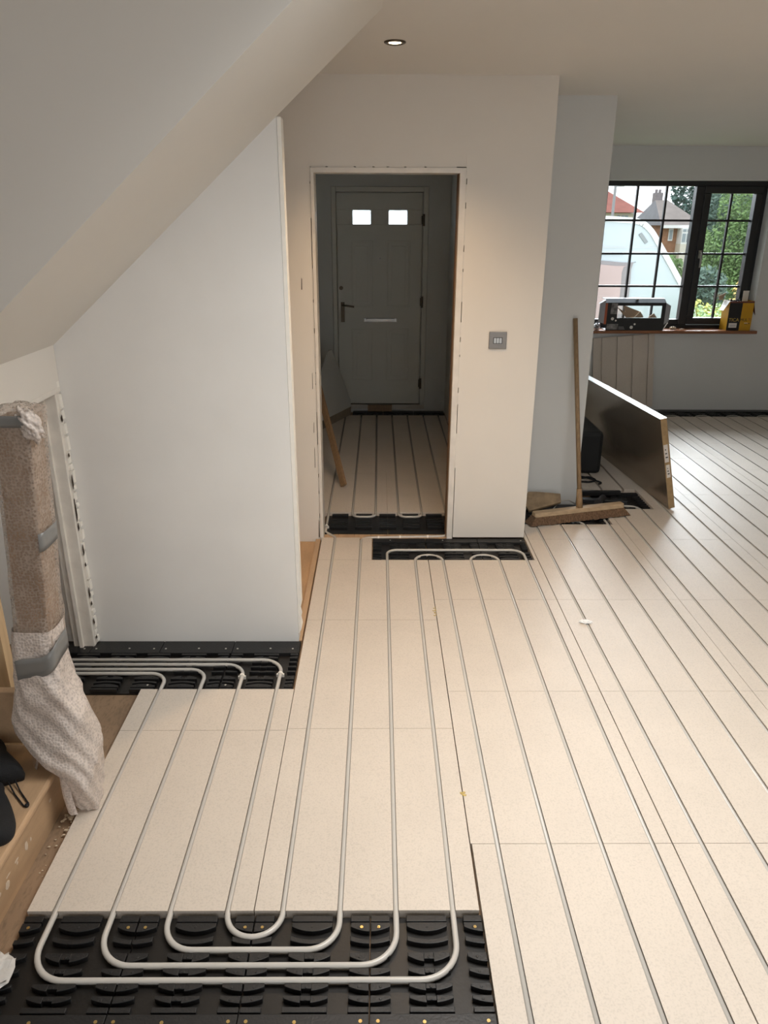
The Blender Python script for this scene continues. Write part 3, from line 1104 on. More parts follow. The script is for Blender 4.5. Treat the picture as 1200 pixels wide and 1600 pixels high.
def blob(b, outline, z0, z1, inset=0.02):
    c = Vector((sum(p[0] for p in outline) / len(outline), sum(p[1] for p in outline) / len(outline)))
    rings = []
    for f, u in ((1.0, 0.0), (1.02, 0.25), (1.0, 0.6), (0.93, 0.85), (0.75, 0.98), (0.4, 1.06)):
        zz = z0 + (z1 - z0) * u
        rings.append([(c.x + (x - c.x) * f, c.y + (y - c.y) * f, zz) for x, y in outline])
    b.loft(rings)


def dense(pts, n):
    out = []
    L = len(pts)
    for i in range(L):
        p0, p1, p2, p3 = [Vector(pts[(i + k - 1) % L]) for k in range(4)]
        for s in range(n):
            t = s / n
            out.append(tuple(0.5 * ((2 * p1) + (p2 - p0) * t + (2 * p0 - 5 * p1 + 4 * p2 - p3) * t * t + (-p0 + 3 * p1 - 3 * p2 + p3) * t ** 3)))
    return out


b = MB()
blob(b, dense([(-1.20, 1.90), (-1.13, 1.84), (-1.045, 1.762), (-1.060, 1.74), (-1.11, 1.715), (-1.22, 1.66), (-1.6, 1.55), (-1.7, 1.75), (-1.5, 1.9)], 4), 0.154, 0.215)
b.build('body', CLOTH, jk, smooth=True)
b = MB()
blob(b, dense([(-1.13, 1.715), (-1.06, 1.675), (-0.992, 1.585), (-0.972, 1.535), (-0.985, 1.505), (-1.02, 1.502), (-1.07, 1.52), (-1.18, 1.50), (-1.5, 1.50), (-1.5, 1.66)], 4), 0.154, 0.202)
b.build('sleeve', CLOTH, jk, smooth=True)
b = MB()
b.tube(fillet([(-1.085, 1.74, 0.17), (-1.04, 1.69, 0.157), (-0.990, 1.640, 0.157), (-0.983, 1.652, 0.157), (-1.03, 1.702, 0.157), (-1.07, 1.75, 0.17)], 0.006), 0.0022, 8)
b.ball((-0.985, 1.645, 0.1585), 0.0065, 2)
b.build('drawcord', CLOTH, jk, smooth=True)

# ------------------------------------------------------------------ little things on the floor
def crumple(c, rx, ry, rz, n, seed, name, mt, label, cat):
    random.seed(seed)
    b = MB()
    b.ball((0, 0, 0), 1.0, 3)
    for v in b.bm.verts:
        u = v.co.copy()
        k = 1 + 0.22 * math.sin(9 * u.x + seed) * math.sin(7 * u.y) + 0.15 * math.sin(15 * u.z + 8 * u.x) + random.uniform(-0.08, 0.08)
        v.co = Vector((c[0] + u.x * rx * k, c[1] + u.y * ry * k, c[2] + max(-0.9, u.z * k) * rz))
    return tag(b.build(name, mt), label, cat)


crumple((-0.925, 1.255, 0.006), 0.045, 0.055, 0.014, 3, 4, 'plastic_film', FILM, 'crumpled scrap of clear plastic film beside the front trays, at the left edge', 'plastic film')
crumple((0.94, 2.945, 0.006), 0.026, 0.016, 0.006, 3, 9, 'paper_scrap', PAPER, 'small white torn scrap lying on the floor panels', 'paper scrap')
random.seed(21)
b = MB()
for i in range(42):
    s = random.random() ** 1.6
    x, y = -0.965 + random.uniform(0, 0.035), 1.80 - s * s * 0.25 + random.uniform(-0.02, 0.02)
    r = random.uniform(0.002, 0.010) * (1 - 0.6 * s)
    b.ball((x, y, -0.028 + r * 0.5 + random.uniform(0, 0.014) * (1 - s)), r, 1, (1, 0.7, 0.45), 0.3)
tag(b.build('wood_chips', SHAV), 'pile of pale wood chips at the foot of the wrapped newel post', 'wood chips', kind='stuff')

GLUE = mat('dried_yellow_glue', (0.55, 0.40, 0.13), 0.5, var=0.4, vscale=90)
for lab, gx, gy, sx, sy, sd in (('yellow dried glue smear on the panel joint right of the threshold tray', 0.262, 3.05, 0.008, 0.045, 5),
                                ('yellow dried glue spot on the panel joint in the middle of the floor', 0.270, 1.86, 0.006, 0.014, 6)):
    random.seed(sd)
    b = MB()
    for k in range(9):
        t = random.uniform(-1, 1)
        b.ball((gx + random.uniform(-sx, sx), gy + sy * t, 0.0004), random.uniform(0.003, 0.006), 1, (1, 1.3, 0.2), 0.2)
    tag(b.build('dried_glue', GLUE), lab, 'glue')
random.seed(14)
b = MB()
for k in range(16):
    t = random.random()
    b.ball((-0.9875, 1.32 + 0.5 * t, 0.0 + 0.05 * random.random() + 0.02 * t), random.uniform(0.004, 0.011), 2, (0.08, random.uniform(0.5, 1.6), random.uniform(0.4, 1.5)), 0.2)
b.build('paint_smear', mat('thin_white_paint', (0.62, 0.50, 0.38), 0.6), st)['kind'] = 'stuff'

# ------------------------------------------------------------------ light switch
sw = thing('light_switch', 'brushed steel three-gang light switch on the doorway wall', 'light switch', (0.622, 3.93, 1.075))
MB().box(0.575, 0.667, 3.922, 3.93, 1.076, 1.164).build('face_plate', STEEL, sw, bevel=0.002)
MB().box(0.597, 0.645, 3.9205, 3.9225, 1.103, 1.135).build('rocker_surround', mat('dark_switch_insert', (0.03, 0.025, 0.02), 0.4), sw)
for i in range(3):
    x = 0.6005 + i * 0.0145
    MB().prism([(3.9215, 1.106), (3.9215, 1.132), (3.9195, 1.132), (3.9165, 1.106)], 'x', x, x + 0.0115).build('rocker', CHROME, sw)

# ------------------------------------------------------------------ downlights
def downlight(x, y, label, vis=True):
    t = thing('ceiling_downlight', label, 'ceiling light', (x, y, CZ - 0.004))
    b = MB()
    n = 28
    prof2 = [(0.042, CZ - 0.0005), (0.042, CZ - 0.004), (0.034, CZ - 0.007), (0.025, CZ - 0.0045), (0.025, CZ - 0.0005)]
    rr = []
    for r, z in prof2:
        rr.append([(x + r * math.cos(2 * math.pi * k / n), y + r * math.sin(2 * math.pi * k / n), z) for k in range(n)])
    b.loft(rr, caps=False)
    b.build('bezel', DARKM, t, smooth=True)
    MB().disc((x, y, CZ - 0.0035), 0.0245, 0.002, 24).build('lens', WLIGHT, t)
    return t


def lampspot(x, y, power, name):
    l = bpy.data.lights.new(name, 'SPOT')
    l.energy = power
    l.color = (1.0, 0.69, 0.41)
    l.spot_size = math.radians(125)
    l.spot_blend = 0.9
    l.shadow_soft_size = 0.03
    o = bpy.data.objects.new(name, l)
    o.location = (x, y, CZ - 0.012)
    COL.objects.link(o)


downlight(0.06, 3.275, 'round recessed ceiling downlight, lit warm, above the doorway')
lampspot(0.06, 3.275, LAMP, 'downlight_lamp')


# ------------------------------------------------------------------ broom and things beside it
br = thing('broom', 'wide wooden broom with coir bristles leaning on the grey wall', 'broom', (1.25, 4.2, 0.0))
hc = Vector((1.222, 4.215, 0.0))
hd = Vector((0.60, 0.175, 0)).normalized()
hn = Vector((-hd.y, hd.x, 0))
hl_ = 0.305
tilt = Vector((0, 0, 1))
rings = []
for s in (-1, -0.97, 0.97, 1):
    c = hc + hd * (hl_ * s)
    wv = 0.030 if abs(s) < 0.99 else 0.022
    rings.append([c - hn * wv + Vector((0, 0, 0.052)), c + hn * wv + Vector((0, 0, 0.052)), c + hn * wv * 0.8 + Vector((0, 0, 0.078)), c - hn * wv * 0.8 + Vector((0, 0, 0.078))])
head = MB().loft(rings).build('broom_head', HEADW, br, bevel=0.003)
rings = []
random.seed(8)
nn = 60
for k in range(nn + 1):
    s = -1 + 2 * k / nn
    c = hc + hd * (hl_ * 1.02 * s) + hd * (0.03 * s)
    j = lambda: random.uniform(-0.004, 0.004)
    rings.append([hc + hd * (hl_ * 0.99 * s) - hn * 0.026 + Vector((0, 0, 0.053)), c - hn * (0.048 + j()) + Vector((0, 0, 0.004 + abs(j()))),
                  c + hn * (0.044 + j()) + Vector((0, 0, 0.004)), hc + hd * (hl_ * 0.99 * s) + hn * 0.026 + Vector((0, 0, 0.053))])
MB().loft(rings).build('bristles', BRIST, br)
hb0 = hc + Vector((0.005, 0.002, 0.078))
htop = Vector((1.158, 4.472, 1.170))
b = MB()
b.tube([hb0, hb0 + (htop - hb0) * 0.5, htop], 0.0135, 14)
b.tube([hb0 - Vector((0, 0, 0.01)), hb0 + (htop - hb0) * 0.10], 0.021, 14, 0.016)
b.build('handle', HANDLE, br, smooth=True)

# scrap of wood behind the broom head
ws = MB()
ws.prism([(0.0, 0.0), (0.03, -0.075), (0.235, -0.02), (0.24, 0.045), (0.10, 0.07), (0.04, 0.075)], 'z', 0, 0.022)
ws.xform(Matrix.Translation((0.915, 4.395, 0.035)) @ Matrix.Rotation(math.radians(35), 4, 'X') @ Matrix.Rotation(math.radians(-6), 4, 'Y'))
tag(ws.build('wood_offcut', mat('worn_ply_offcut', (0.40, 0.28, 0.165), 0.7, var=0.45, vscale=14), bevel=0.004), 'splintered brown wood offcut behind the left end of the broom head', 'wood offcut')
# dark tool with tube handle
tl = thing('hand_tool', 'dark grey hand tool with a tube handle lying behind the broom head', 'tool', (1.43, 4.45, -0.005))
b = MB()
b.tube([(1.392, 4.395, 0.040), (1.46, 4.52, 0.030)], 0.021, 16)
b.tube([(1.388, 4.388, 0.041), (1.398, 4.405, 0.040)], 0.024, 16)
b.build('grip', mat('dark_rubber', (0.035, 0.034, 0.036), 0.5), tl, smooth=False)
MB().bar((1.33, 4.53, 0.006), (1.61, 4.50, 0.006), 0.045, 0.030).build('bar', mat('dark_steel', (0.05, 0.052, 0.055), 0.4, metal=0.6), tl, bevel=0.003)
tag(MB().bar((1.345, 4.66, 0.010), (1.62, 4.665, 0.010), 0.03, 0.03).build('batten', BLACK, bevel=0.003), 'short dark batten lying along the far edge of the tray beside the broom', 'batten')
b = MB()
b.tube(fillet([(1.10, 4.37, 0.0), (1.16, 4.42, 0.045), (1.22, 4.44, 0.04), (1.28, 4.46, -0.0)], 0.03), 0.004, 8)
tag(b.build('wire_offcut', PIPE, smooth=True), 'thin pale wire curling up behind the broom head', 'wire')

# ------------------------------------------------------------------ foil insulation board leaning on its long edge
ib = thing('insulation_board', 'long foil-faced insulation board standing on edge beside the recess', 'insulation board', (1.80, 5.0, 0.0))
A0 = Vector((1.84, 4.372, 0.001))
A1 = Vector((1.680, 6.20, 0.001))
T = Vector((-0.135, 0.0, 0.588))
along = (A1 - A0)
nrm = along.normalized().cross(T.normalized())
if nrm.x < 0:
    nrm = -nrm
tk = 0.040


def brd(a0, a1, z0, z1, d0, d1):
    P = lambda a, z, d: A0 + along * a + T * z + nrm * d
    return [[P(a0, z0, d0), P(a1, z0, d0), P(a1, z1, d0), P(a0, z1, d0)], [P(a0, z0, d1), P(a1, z0, d1), P(a1, z1, d1), P(a0, z1, d1)]]


MB().loft(brd(0, 1, 0.012, 0.996, 0.0008, tk - 0.0008)).build('foam_core', FOAM, ib)
MB().loft(brd(0, 1, 0.012, 1.0, -0.0004, 0.0010)).build('foil_face', FOILD, ib)
MB().loft(brd(0, 1, 0.012, 1.0, tk - 0.0010, tk + 0.0004)).build('foil_face', FOILD, ib)
MB().loft(brd(-0.0005, 1, 0.996, 1.001, -0.0006, tk + 0.0006)).build('foil_tape', FOIL, ib)
for (za, zb, da, db) in ((0.53, 0.72, 0.004, 0.030), (0.36, 0.50, 0.008, 0.031)):
    lb = MB().loft(brd(-0.0008, 0.0004, za, zb, da, db)).build('paper_label', LABELP, ib)
    bb = MB()
    for k in range(3):
        zc = za + (zb - za) * (0.25 + 0.22 * k)
        bb.loft(brd(-0.0012, -0.0007, zc, zc + 0.012, da + 0.006, db - 0.005 - 0.004 * k))
    bb.build('label_print', INK, lb)

# black holdall behind the board
bagm = MB()
bagm.box(1.30, 1.61, 5.10, 5.62, 0.0, 0.31)
bag = thing('tool_case', 'black tool case in shadow behind the corner of the grey wall', 'tool case', (1.44, 5.3, 0.0))
bagm.build('case_body', mat('black_nylon', (0.008, 0.008, 0.008), 0.7, bump=0.2, bscale=90), bag, bevel=0.03)
MB().tube(fillet([(1.44, 5.26, 0.31), (1.44, 5.28, 0.36), (1.44, 5.46, 0.36), (1.44, 5.48, 0.31)], 0.03), 0.012, 8).build('carry_handle', CLOTH, bag, smooth=True)
b = MB()
b.tube(fillet([(1.33, 5.05, 0.006), (1.42, 4.98, 0.006), (1.50, 5.0, 0.012), (1.54, 4.93, 0.008), (1.47, 4.90, 0.006), (1.30, 4.93, 0.006)], 0.03), 0.007, 8)
b.tube(fillet([(1.36, 5.05, 0.010), (1.47, 4.97, 0.018), (1.56, 4.88, 0.008), (1.53, 4.86, 0.006)], 0.03), 0.006, 8)
tag(b.build('power_cable', CLOTH, smooth=True), 'black cable trailing on the floor from the dark tool case', 'cable')

# ------------------------------------------------------------------ grooved board leaning under the sill
gp = MB()
poly = [(0, 0), (0, 0.02)]
for g in (0.075, 0.222, 0.37, 0.518):
    poly += [(g - 0.008, 0.02), (g - 0.007, 0.006), (g + 0.007, 0.006), (g + 0.008, 0.02)]
poly += [(0.58, 0.02), (0.58, 0)]
gp.loft([[(x, -d, 0.0) for x, d in poly], [(x, -d, 0.692) for x, d in poly]])
gp.xform(Matrix.Translation((2.088, 7.105, 0.0)) @ Matrix.Rotation(math.radians(-3.2), 4, 'X') @ Matrix.Rotation(math.radians(-4.6), 4, 'Y'))
zmin = min(v.co.z for v in gp.bm.verts)
gp.xform(Matrix.Translation((0.0, 0, 0.001 - zmin - 0.0065)))
tag(gp.build('grooved_board', PANEL), 'beige grooved floor board standing upright under the window sill', 'floor board')

# ------------------------------------------------------------------ black packaging box with a big cut-out on the sill
pk = thing('packaging_box', 'black product packaging box with a large cut-out window on the sill', 'box', (2.36, 7.14, 0.768))
X0, X1, Y0, Y1, Z0, Z1 = 2.12, 2.66, 7.065, 7.215, 0.768, 1.03
CXa, CXb, CZa, CZb = 2.215, 2.625, 0.88, 0.99
b = MB()
b.box(X0, X1, Y0, Y0 + 0.004, Z0, CZa)
b.box(X0, X1, Y0, Y0 + 0.004, CZb, Z1 - 0.012)
b.box(X0, CXa, Y0, Y0 + 0.004, CZa, CZb)
b.box(CXb, X1, Y0, Y0 + 0.004, CZa, CZb)
b.box(X0, X1, Y0 + 0.004, Y1, Z0, Z0 + 0.004)
frontp = b.build('front_panel', CARDK, pk)
MB().prism([(Y0, Z1 - 0.014), (Y0 + 0.05, Z1 + 0.02), (Y1, Z1 + 0.02), (Y1, Z1 + 0.015), (Y0 + 0.05, Z1 + 0.015), (Y0, Z1 - 0.018)], 'x', X0 - 0.02, X1).build('top_panel', CARDT, pk)
MB().prism([(X0, Z0 + 0.055), (X0, Z1 - 0.014), (X0 - 0.022, Z1 - 0.014), (X0 - 0.022, Z0 + 0.055)], 'y', Y0 + 0.001, Y0 + 0.005).build('side_edge', CARDR, pk)
MB().prism([(X0 - 0.022, Z0 + 0.06), (X0 - 0.022, Z1 - 0.014), (X0 - 0.072, Z1 - 0.02), (X0 - 0.075, Z0 + 0.075)], 'y', Y0 + 0.002, Y0 + 0.01).build('side_flap', CARDG, pk)
MB().prism([(X0 - 0.022, Z1 - 0.016), (X0 - 0.02, Z1 + 0.012), (X0 - 0.075, Z1 - 0.022)], 'y', Y0 + 0.001, Y0 + 0.05).build('side_flap', CARDG, pk)
MB().prism([(X1, Z0 + 0.05), (X1 + 0.045, Z0 + 0.085), (X1 + 0.048, Z1 - 0.04), (X1 + 0.01, Z1 - 0.02), (X1, Z1 - 0.014)], 'y', Y0 + 0.004, Y0 + 0.012).build('side_flap', CARDG, pk)
MB().prism([(X1 + 0.0, Z0 + 0.005), (X1 + 0.004, Z0 + 0.005), (X1 + 0.042, Z0 + 0.07), (X1 + 0.032, Z0 + 0.07)], 'y', Y0 + 0.004, Y0 + 0.007).build('torn_strip', CARDW, pk)
b = MB()
b.quad((2.15, Y0 - 0.0006, 0.915), (2.21, Y0 - 0.0006, 0.915), (2.21, Y0 - 0.0006, 1.012), (2.155, Y0 - 0.0006, 1.012))
b.quad((2.125, Y0 - 0.0006, 0.775), (2.232, Y0 - 0.0006, 0.775), (2.234, Y0 - 0.0006, 0.826), (2.13, Y0 - 0.0006, 0.826))
b.build('printed_picture', PICT, frontp)
b = MB()
for x, z, r in ((2.175, 0.872, 0.014), (2.208, 0.856, 0.008), (2.36, 0.795, 0.015), (2.388, 0.824, 0.009)):
    b.disc((x, Y0 - 0.001, z), r, 0.001, 18, 'y')
b.build('printed_badge', CARDW, frontp)
b = MB()
b.disc((2.40, 7.10, Z1 + 0.012), 0.014, 0.012, 16)
b.box(2.53, 2.64, 7.12, 7.18, Z1 + 0.0195, Z1 + 0.0207)
b.build('top_badge', CARDW, pk)
b = MB()
for k in range(4):
    b.box(2.24, 2.30 - 0.004 * k, Y0 - 0.0008, Y0 - 0.0002, 0.777 + 0.007 * k, 0.779 + 0.007 * k)
b.build('small_print', CARDG, frontp)
# packing card inside
MB().prism([(2.23, 0.972), (2.40, 0.872), (2.33, 0.872)], 'y', 7.15, 7.153).build('inner_flap', CARDB, pk)
b = MB()
b.loft([[(2.30, 7.16, 0.985), (2.45, 7.14, 0.93), (2.40, 7.14, 0.875), (2.32, 7.15, 0.90)], [(2.30, 7.164, 0.985), (2.45, 7.144, 0.93), (2.40, 7.144, 0.875), (2.32, 7.154, 0.90)]])
b.prism([(2.40, 0.876), (2.45, 0.932), (2.485, 0.885), (2.48, 0.876)], 'y', 7.13, 7.134)
b.prism([(2.52, 0.876), (2.575, 0.918), (2.61, 0.876)], 'y', 7.12, 7.126)
b.build('packing_card', CARDB, pk)
random.seed(2)
for lab, c, r in (('crumpled silver and white wrapper at the left end of the sill', (2.055, 7.12, 0.80), (0.028, 0.03, 0.032)),):
    b = MB()
    b.ball((0, 0, 0), 1, 3)
    for v in b.bm.verts:
        u = v.co.copy()
        k = 1 + 0.25 * math.sin(8 * u.x + 3) * math.sin(9 * u.z) + random.uniform(-0.08, 0.08)
        v.co = Vector((c[0] + u.x * r[0] * k, c[1] + u.y * r[1] * k, c[2] + max(-1, u.z * k) * r[2]))
    tag(b.build('wrapper', mat('striped_wrapper', (0.75, 0.75, 0.78), 0.25, var=0.95, vscale=40, metal=0.3)), lab, 'wrapper')

# ------------------------------------------------------------------ open yellow box on the sill
yb = thing('cardboard_box', 'open yellow and black cardboard box at the right end of the sill', 'box', (3.36, 7.16, 0.768))
RY = Matrix.Translation((3.268, 7.10, 0.768)) @ Matrix.Rotation(math.radians(3), 4, 'Z')
bw, bd, bh, tk2 = 0.232, 0.135, 0.262, 0.003
q1 = 0.122


def ybx(mt, name, *boxes, parent=None):
    b = MB()
    for q in boxes:
        b.box(*q)
    b.xform(RY)
    return b.build(name, mt, parent or yb)


ybx(CARDK, 'black_panel', (0, q1, 0, tk2, 0, bh - 0.016))
ybx(CARDY, 'yellow_panel', (q1, bw, 0, tk2, 0, bh - 0.016))
ybx(CARDDK, 'rim', (0, bw, -0.0004, tk2 + 0.0004, bh - 0.016, bh))
ybx(CARDY, 'side_panel', (-0.0005, tk2, tk2, bd, 0, bh))
ybx(CARDY, 'side_panel', (bw - tk2, bw + 0.0005, tk2, bd, 0, bh))
ybx(CARDK, 'rear_panel', (0, bw, bd - tk2, bd, 0, bh))
ybx(CARDB, 'bottom_panel', (tk2, bw - tk2, tk2, bd - tk2, 0.001, 0.004))
ybx(CARDW, 'white_label', (0.018, 0.095, -0.0008, 0, 0.022, 0.064))
ybx(CARDG, 'label_print', (0.03, 0.088, -0.0012, -0.0007, 0.034, 0.038), (0.03, 0.088, -0.0012, -0.0007, 0.044, 0.048))
text_mesh('TICA', 0.044, YELLOWINK, 'lettering', yb, RY @ Matrix.Translation((0.060, -0.0006, 0.092)) @ Matrix.Rotation(math.pi / 2, 4, 'X'))
text_mesh('MUL', 0.036, INK, 'lettering', yb, RY @ Matrix.Translation((0.157, -0.0006, 0.092)) @ Matrix.Rotation(math.pi / 2, 4, 'X'))
text_mesh('TI', 0.036, REDINK, 'lettering', yb, RY @ Matrix.Translation((0.212, -0.0006, 0.092)) @ Matrix.Rotation(math.pi / 2, 4, 'X'))
ybx(CARDW, 'print_line', (0.165, 0.20, -0.0008, 0, 0.062, 0.066))
ybx(INK, 'print_mark', (0.17, 0.196, -0.0008, 0, 0.052, 0.055), (0.206, 0.216, -0.0008, 0, 0.056, 0.064))
# flaps
b = MB()
b.loft([[(0, 0.01, bh), (-0.055, 0.005, bh - 0.085), (-0.055, 0.075, bh - 0.085), (0, 0.125, bh)], [(0.002, 0.01, bh + 0.002), (-0.053, 0.005, bh - 0.083), (-0.053, 0.075, bh - 0.083), (0.002, 0.125, bh + 0.002)]])
b.xform(RY)
b.build('flap', CARDW, yb)
b = MB()
b.loft([[(bw, 0.01, bh), (bw + 0.028, 0.0, bh - 0.13), (bw + 0.03, 0.06, bh - 0.09), (bw, 0.125, bh)], [(bw - 0.002, 0.01, bh + 0.002), (bw + 0.026, 0.0, bh - 0.128), (bw + 0.028, 0.06, bh - 0.088), (bw - 0.002, 0.125, bh + 0.002)]])
b.xform(RY)
b.build('flap', CARDDK, yb)
b = MB()
b.loft([[(-0.01, bd, bh), (0.03, bd + 0.03, bh + 0.065), (-0.045, bd + 0.015, bh + 0.035), (-0.05, bd - 0.01, bh)], [(-0.01, bd + 0.003, bh), (0.03, bd + 0.033, bh + 0.065), (-0.045, bd + 0.018, bh + 0.035), (-0.05, bd - 0.007, bh)]])
b.xform(RY)
b.build('flap', CARDB, yb)
b = MB()
b.box(bw - 0.062, bw - 0.006, bd - 0.02, bd - 0.016, 0.20, bh + 0.085)
b.xform(RY)
tag(b.build('card_sheet', CARDW), 'white card standing up inside the yellow box', 'card')
random.seed(4)
b = MB()
for k in range(9):
    b.ball((0.02 + k * 0.012 + random.uniform(-0.004, 0.004), 0.05, bh + random.uniform(-0.004, 0.008)), 0.011, 1, (1, 1, 0.8), 0.3)
b.box(0.01, 0.13, 0.02, 0.1, bh - 0.06, bh - 0.004)
b.xform(RY)
tag(b.build('dark_packing', CLOTH), 'dark crumpled packing showing above the rim of the yellow box', 'packing')
crumple((2.78, 7.14, 0.780), 0.028, 0.02, 0.014, 3, 6, 'wood_scrap', SHAV, 'small crumpled brown scrap on the sill between the two boxes', 'scrap')
crumple((2.86, 7.12, 0.773), 0.02, 0.012, 0.005, 3, 7, 'wood_scrap', SHAV, 'tiny flat scrap on the sill below the window middle post', 'scrap')

# ------------------------------------------------------------------ hall odds and ends
b = MB()
b.bar((-0.238, 4.80, 0.012), (-0.575, 5.80, 0.94), 0.022, 0.045, up=(0.6, -0.3, 0.7))
tag(b.build('wooden_plank', OAKD, bevel=0.002), 'narrow wooden plank leaning just inside the doorway', 'plank')
PB = Vector((-0.275, 6.90, 0))
PA = Vector((-0.56, 6.22, 0))
ob = thing('plasterboard_offcut', 'grey cut-down board with a slanting top standing by the front door', 'board', (-0.42, 6.56, 0.0))


def pq(t, z, d=0.0):
    v = PB + (PA - PB) * t
    nn_ = Vector((PA.y - PB.y, -(PA.x - PB.x), 0)).normalized()
    v = v + nn_ * d
    return (v.x, v.y, z)


oprof = [(0, 0.06), (0, 0.13), (0.28, 0.42), (0.52, 0.66), (0.60, 0.655), (1.0, 0.30), (1.0, 0.06)]
MB().loft([[pq(t, z, 0) for t, z in oprof], [pq(t, z, -0.012) for t, z in oprof]]).build('board', HALLP, ob)
rr_ = [(0, 0.0), (0, 0.075), (1, 0.075), (1, 0.0)]
MB().loft([[pq(t, z, -0.013) for t, z in rr_], [pq(t, z, 0.006) for t, z in rr_]]).build('bottom_rail', mat('grey_timber', (0.30, 0.25, 0.18), 0.7, var=0.2, vscale=10), ob)
tag(MB().box(-0.105, 0.128, 7.035, 7.072, -0.005, 0.055).build('wood_block', OAKD, bevel=0.003), 'brown wood block lying against the foot of the front door', 'wood block')

# ------------------------------------------------------------------ outside
GRASS = mat('rough_grass', (0.20, 0.26, 0.075), 0.9, var=0.5, vscale=3, fine=0.3, fscale=30)
gd = MB()
gd.quad((-25, 7.6, -0.65), (60, 7.6, -0.65), (60, 26, -0.75), (-25, 26, -0.75))
gd.quad((-60, 26, -0.75), (120, 26, -0.75), (120, 120, -3.2), (-60, 120, -3.2))
struct(gd.build('ground', GRASS, origin=(0, 0, 0)))
# caravan
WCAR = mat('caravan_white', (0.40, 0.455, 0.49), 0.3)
WTRIM = mat('caravan_trim', (0.56, 0.58, 0.58), 0.35)
cv = thing('caravan', 'white caravan with a curved nose parked outside the window', 'caravan', (2.2, 11.1, -0.65))
nose = dense_open([(3.22, 1.762), (3.34, 1.725), (3.46, 1.63), (3.57, 1.49), (3.70, 1.315), (3.85, 1.11), (4.0, 0.89), (4.12, 0.68), (4.18, 0.45), (4.17, 0.2), (4.08, -0.05), (3.9, -0.25), (3.7, -0.3), (3.5, -0.3)], 3)
cp = [(-0.6, -0.3), (-0.6, 1.60), (-0.45, 1.74), (-0.2, 1.79), (1.5, 1.80), (2.84, 1.785)] + nose
MB().prism(cp, 'y', 10.0, 12.1).build('body', WCAR, cv)
b = MB()
edge = cp[3:]
for yy in (9.985,):
    pts3 = [Vector((x, 0, z)) for x, z in edge]
    for i in range(len(pts3) - 1):
        d = (pts3[i + 1] - pts3[i]).normalized()
        nn_ = Vector((-d.z, 0, d.x))
        a, c = pts3[i], pts3[i + 1]
        q_ = [a - nn_ * 0.055, c - nn_ * 0.055, c + nn_ * 0.012, a + nn_ * 0.012]
        b.loft([[(p.x, 9.975, p.z) for p in q_], [(p.x, 10.02, p.z) for p in q_]])
b.build('edge_trim', WTRIM, cv)
b = MB()
b.box(1.2, 3.56, 9.99, 10.0, 1.418, 1.432)
b.build('seam', mat('caravan_seam', (0.45, 0.48, 0.50), 0.4), cv)
b = MB()
b.box(1.2, 3.13, 9.985, 10.0, 1.335, 1.362)
b.prism([(3.29, 1.575), (3.325, 1.60), (3.42, 1.49), (3.385, 1.465)], 'y', 9.985, 10.0)
b.build('grey_strip', mat('caravan_grey', (0.20, 0.22, 0.23), 0.4), cv)
wn = MB().prism(dense([(1.5, 0.30), (1.5, 1.24), (3.14, 1.24), (3.24, 1.16), (3.24, 0.36), (3.16, 0.28)], 4), 'y', 9.975, 10.0).build('window_seal', mat('caravan_seal', (0.22, 0.20, 0.21), 0.4), cv)
MB().prism(dense([(1.55, 0.33), (1.55, 1.20), (3.04, 1.20), (3.12, 1.12), (3.12, 0.40), (3.05, 0.33)], 4), 'y', 9.962, 9.985).build('window_blind', mat('pink_window_blind', (0.42, 0.31, 0.30), 0.35, var=0.12, vscale=3), cv)
for x in (0.2, 1.1):
    MB().disc((x, 9.99, -0.38), 0.27, 0.2, 24, 'y').build('wheel', BLACK, cv)
MB().box(0.0, 3.6, 10.3, 11.8, -0.65, -0.3).build('chassis', BLACK, cv)

# houses across the road (about 55 m away)
RTILE = mat('red_roof_tiles', (0.36, 0.13, 0.10), 0.8, var=0.2, vscale=2)
GTILE = mat('grey_brown_roof_tiles', (0.30, 0.265, 0.245), 0.8, var=0.2, vscale=1.5)
GTILE_SHADE = mat('shaded_roof_tiles', (0.24, 0.25, 0.27), 0.8, var=0.15, vscale=2)  # left hip of the bungalow roof, its shade painted as darker tiles
BRICK = mat('orange_brick', (0.42, 0.22, 0.13), 0.85, var=0.3, vscale=4)
REND = mat('cream_render', (0.72, 0.68, 0.60), 0.8)
WUPVC = mat('white_window_frame', (0.85, 0.86, 0.87), 0.4)
DGL = mat('dark_window_glass', (0.30, 0.36, 0.40), 0.1)
K = 55 / 30


def hx(x):
    return x * K


def hz(z):
    return H + (z - H) * K


HY = 55.0
h1 = thing('bungalow', 'brick house with a grey-brown hipped roof and chimney across the road', 'house', (hx(11.2), HY + 4, -3.0))
MB().box(19.7, 22.2, HY, HY + 6, -3.0, hz(1.72)).build('wall', BRICK, h1)
rx0, rx1 = 19.4, 22.5
ze, zr = hz(1.70), 3.42
b = MB()
ye0, ye1 = HY - 0.5, HY + 6.5
ridge0, ridge1 = (20.0, HY + 3, zr), (20.9, HY + 3, zr)
b.quad((rx0, ye0, ze), (rx1, ye0, ze), ridge1, ridge0)
b.quad((rx1, ye0, ze), (rx1, ye1, ze), ridge1)
b.quad((rx1, ye1, ze), (rx0, ye1, ze), ridge0, ridge1)
b.quad((rx0, ye0, ze), (rx0, ye1, ze), (rx1, ye1, ze), (rx1, ye0, ze))
b.build('roof', GTILE, h1)
MB().quad((rx0, ye1, ze), (rx0, ye0, ze), ridge0).build('roof', GTILE_SHADE, h1)
MB().box(rx0, rx1, ye0 - 0.1, ye0 + 0.05, ze - 0.18, ze + 0.02).build('gutter', WUPVC, h1)
b = MB()
b.box(20.0, 20.55, HY + 3.1, HY + 3.7, zr - 0.5, 3.92)
b.disc((20.14, HY + 3.4, 3.92), 0.1, 0.22, 10)
b.disc((20.4, HY + 3.4, 3.92), 0.1, 0.22, 10)
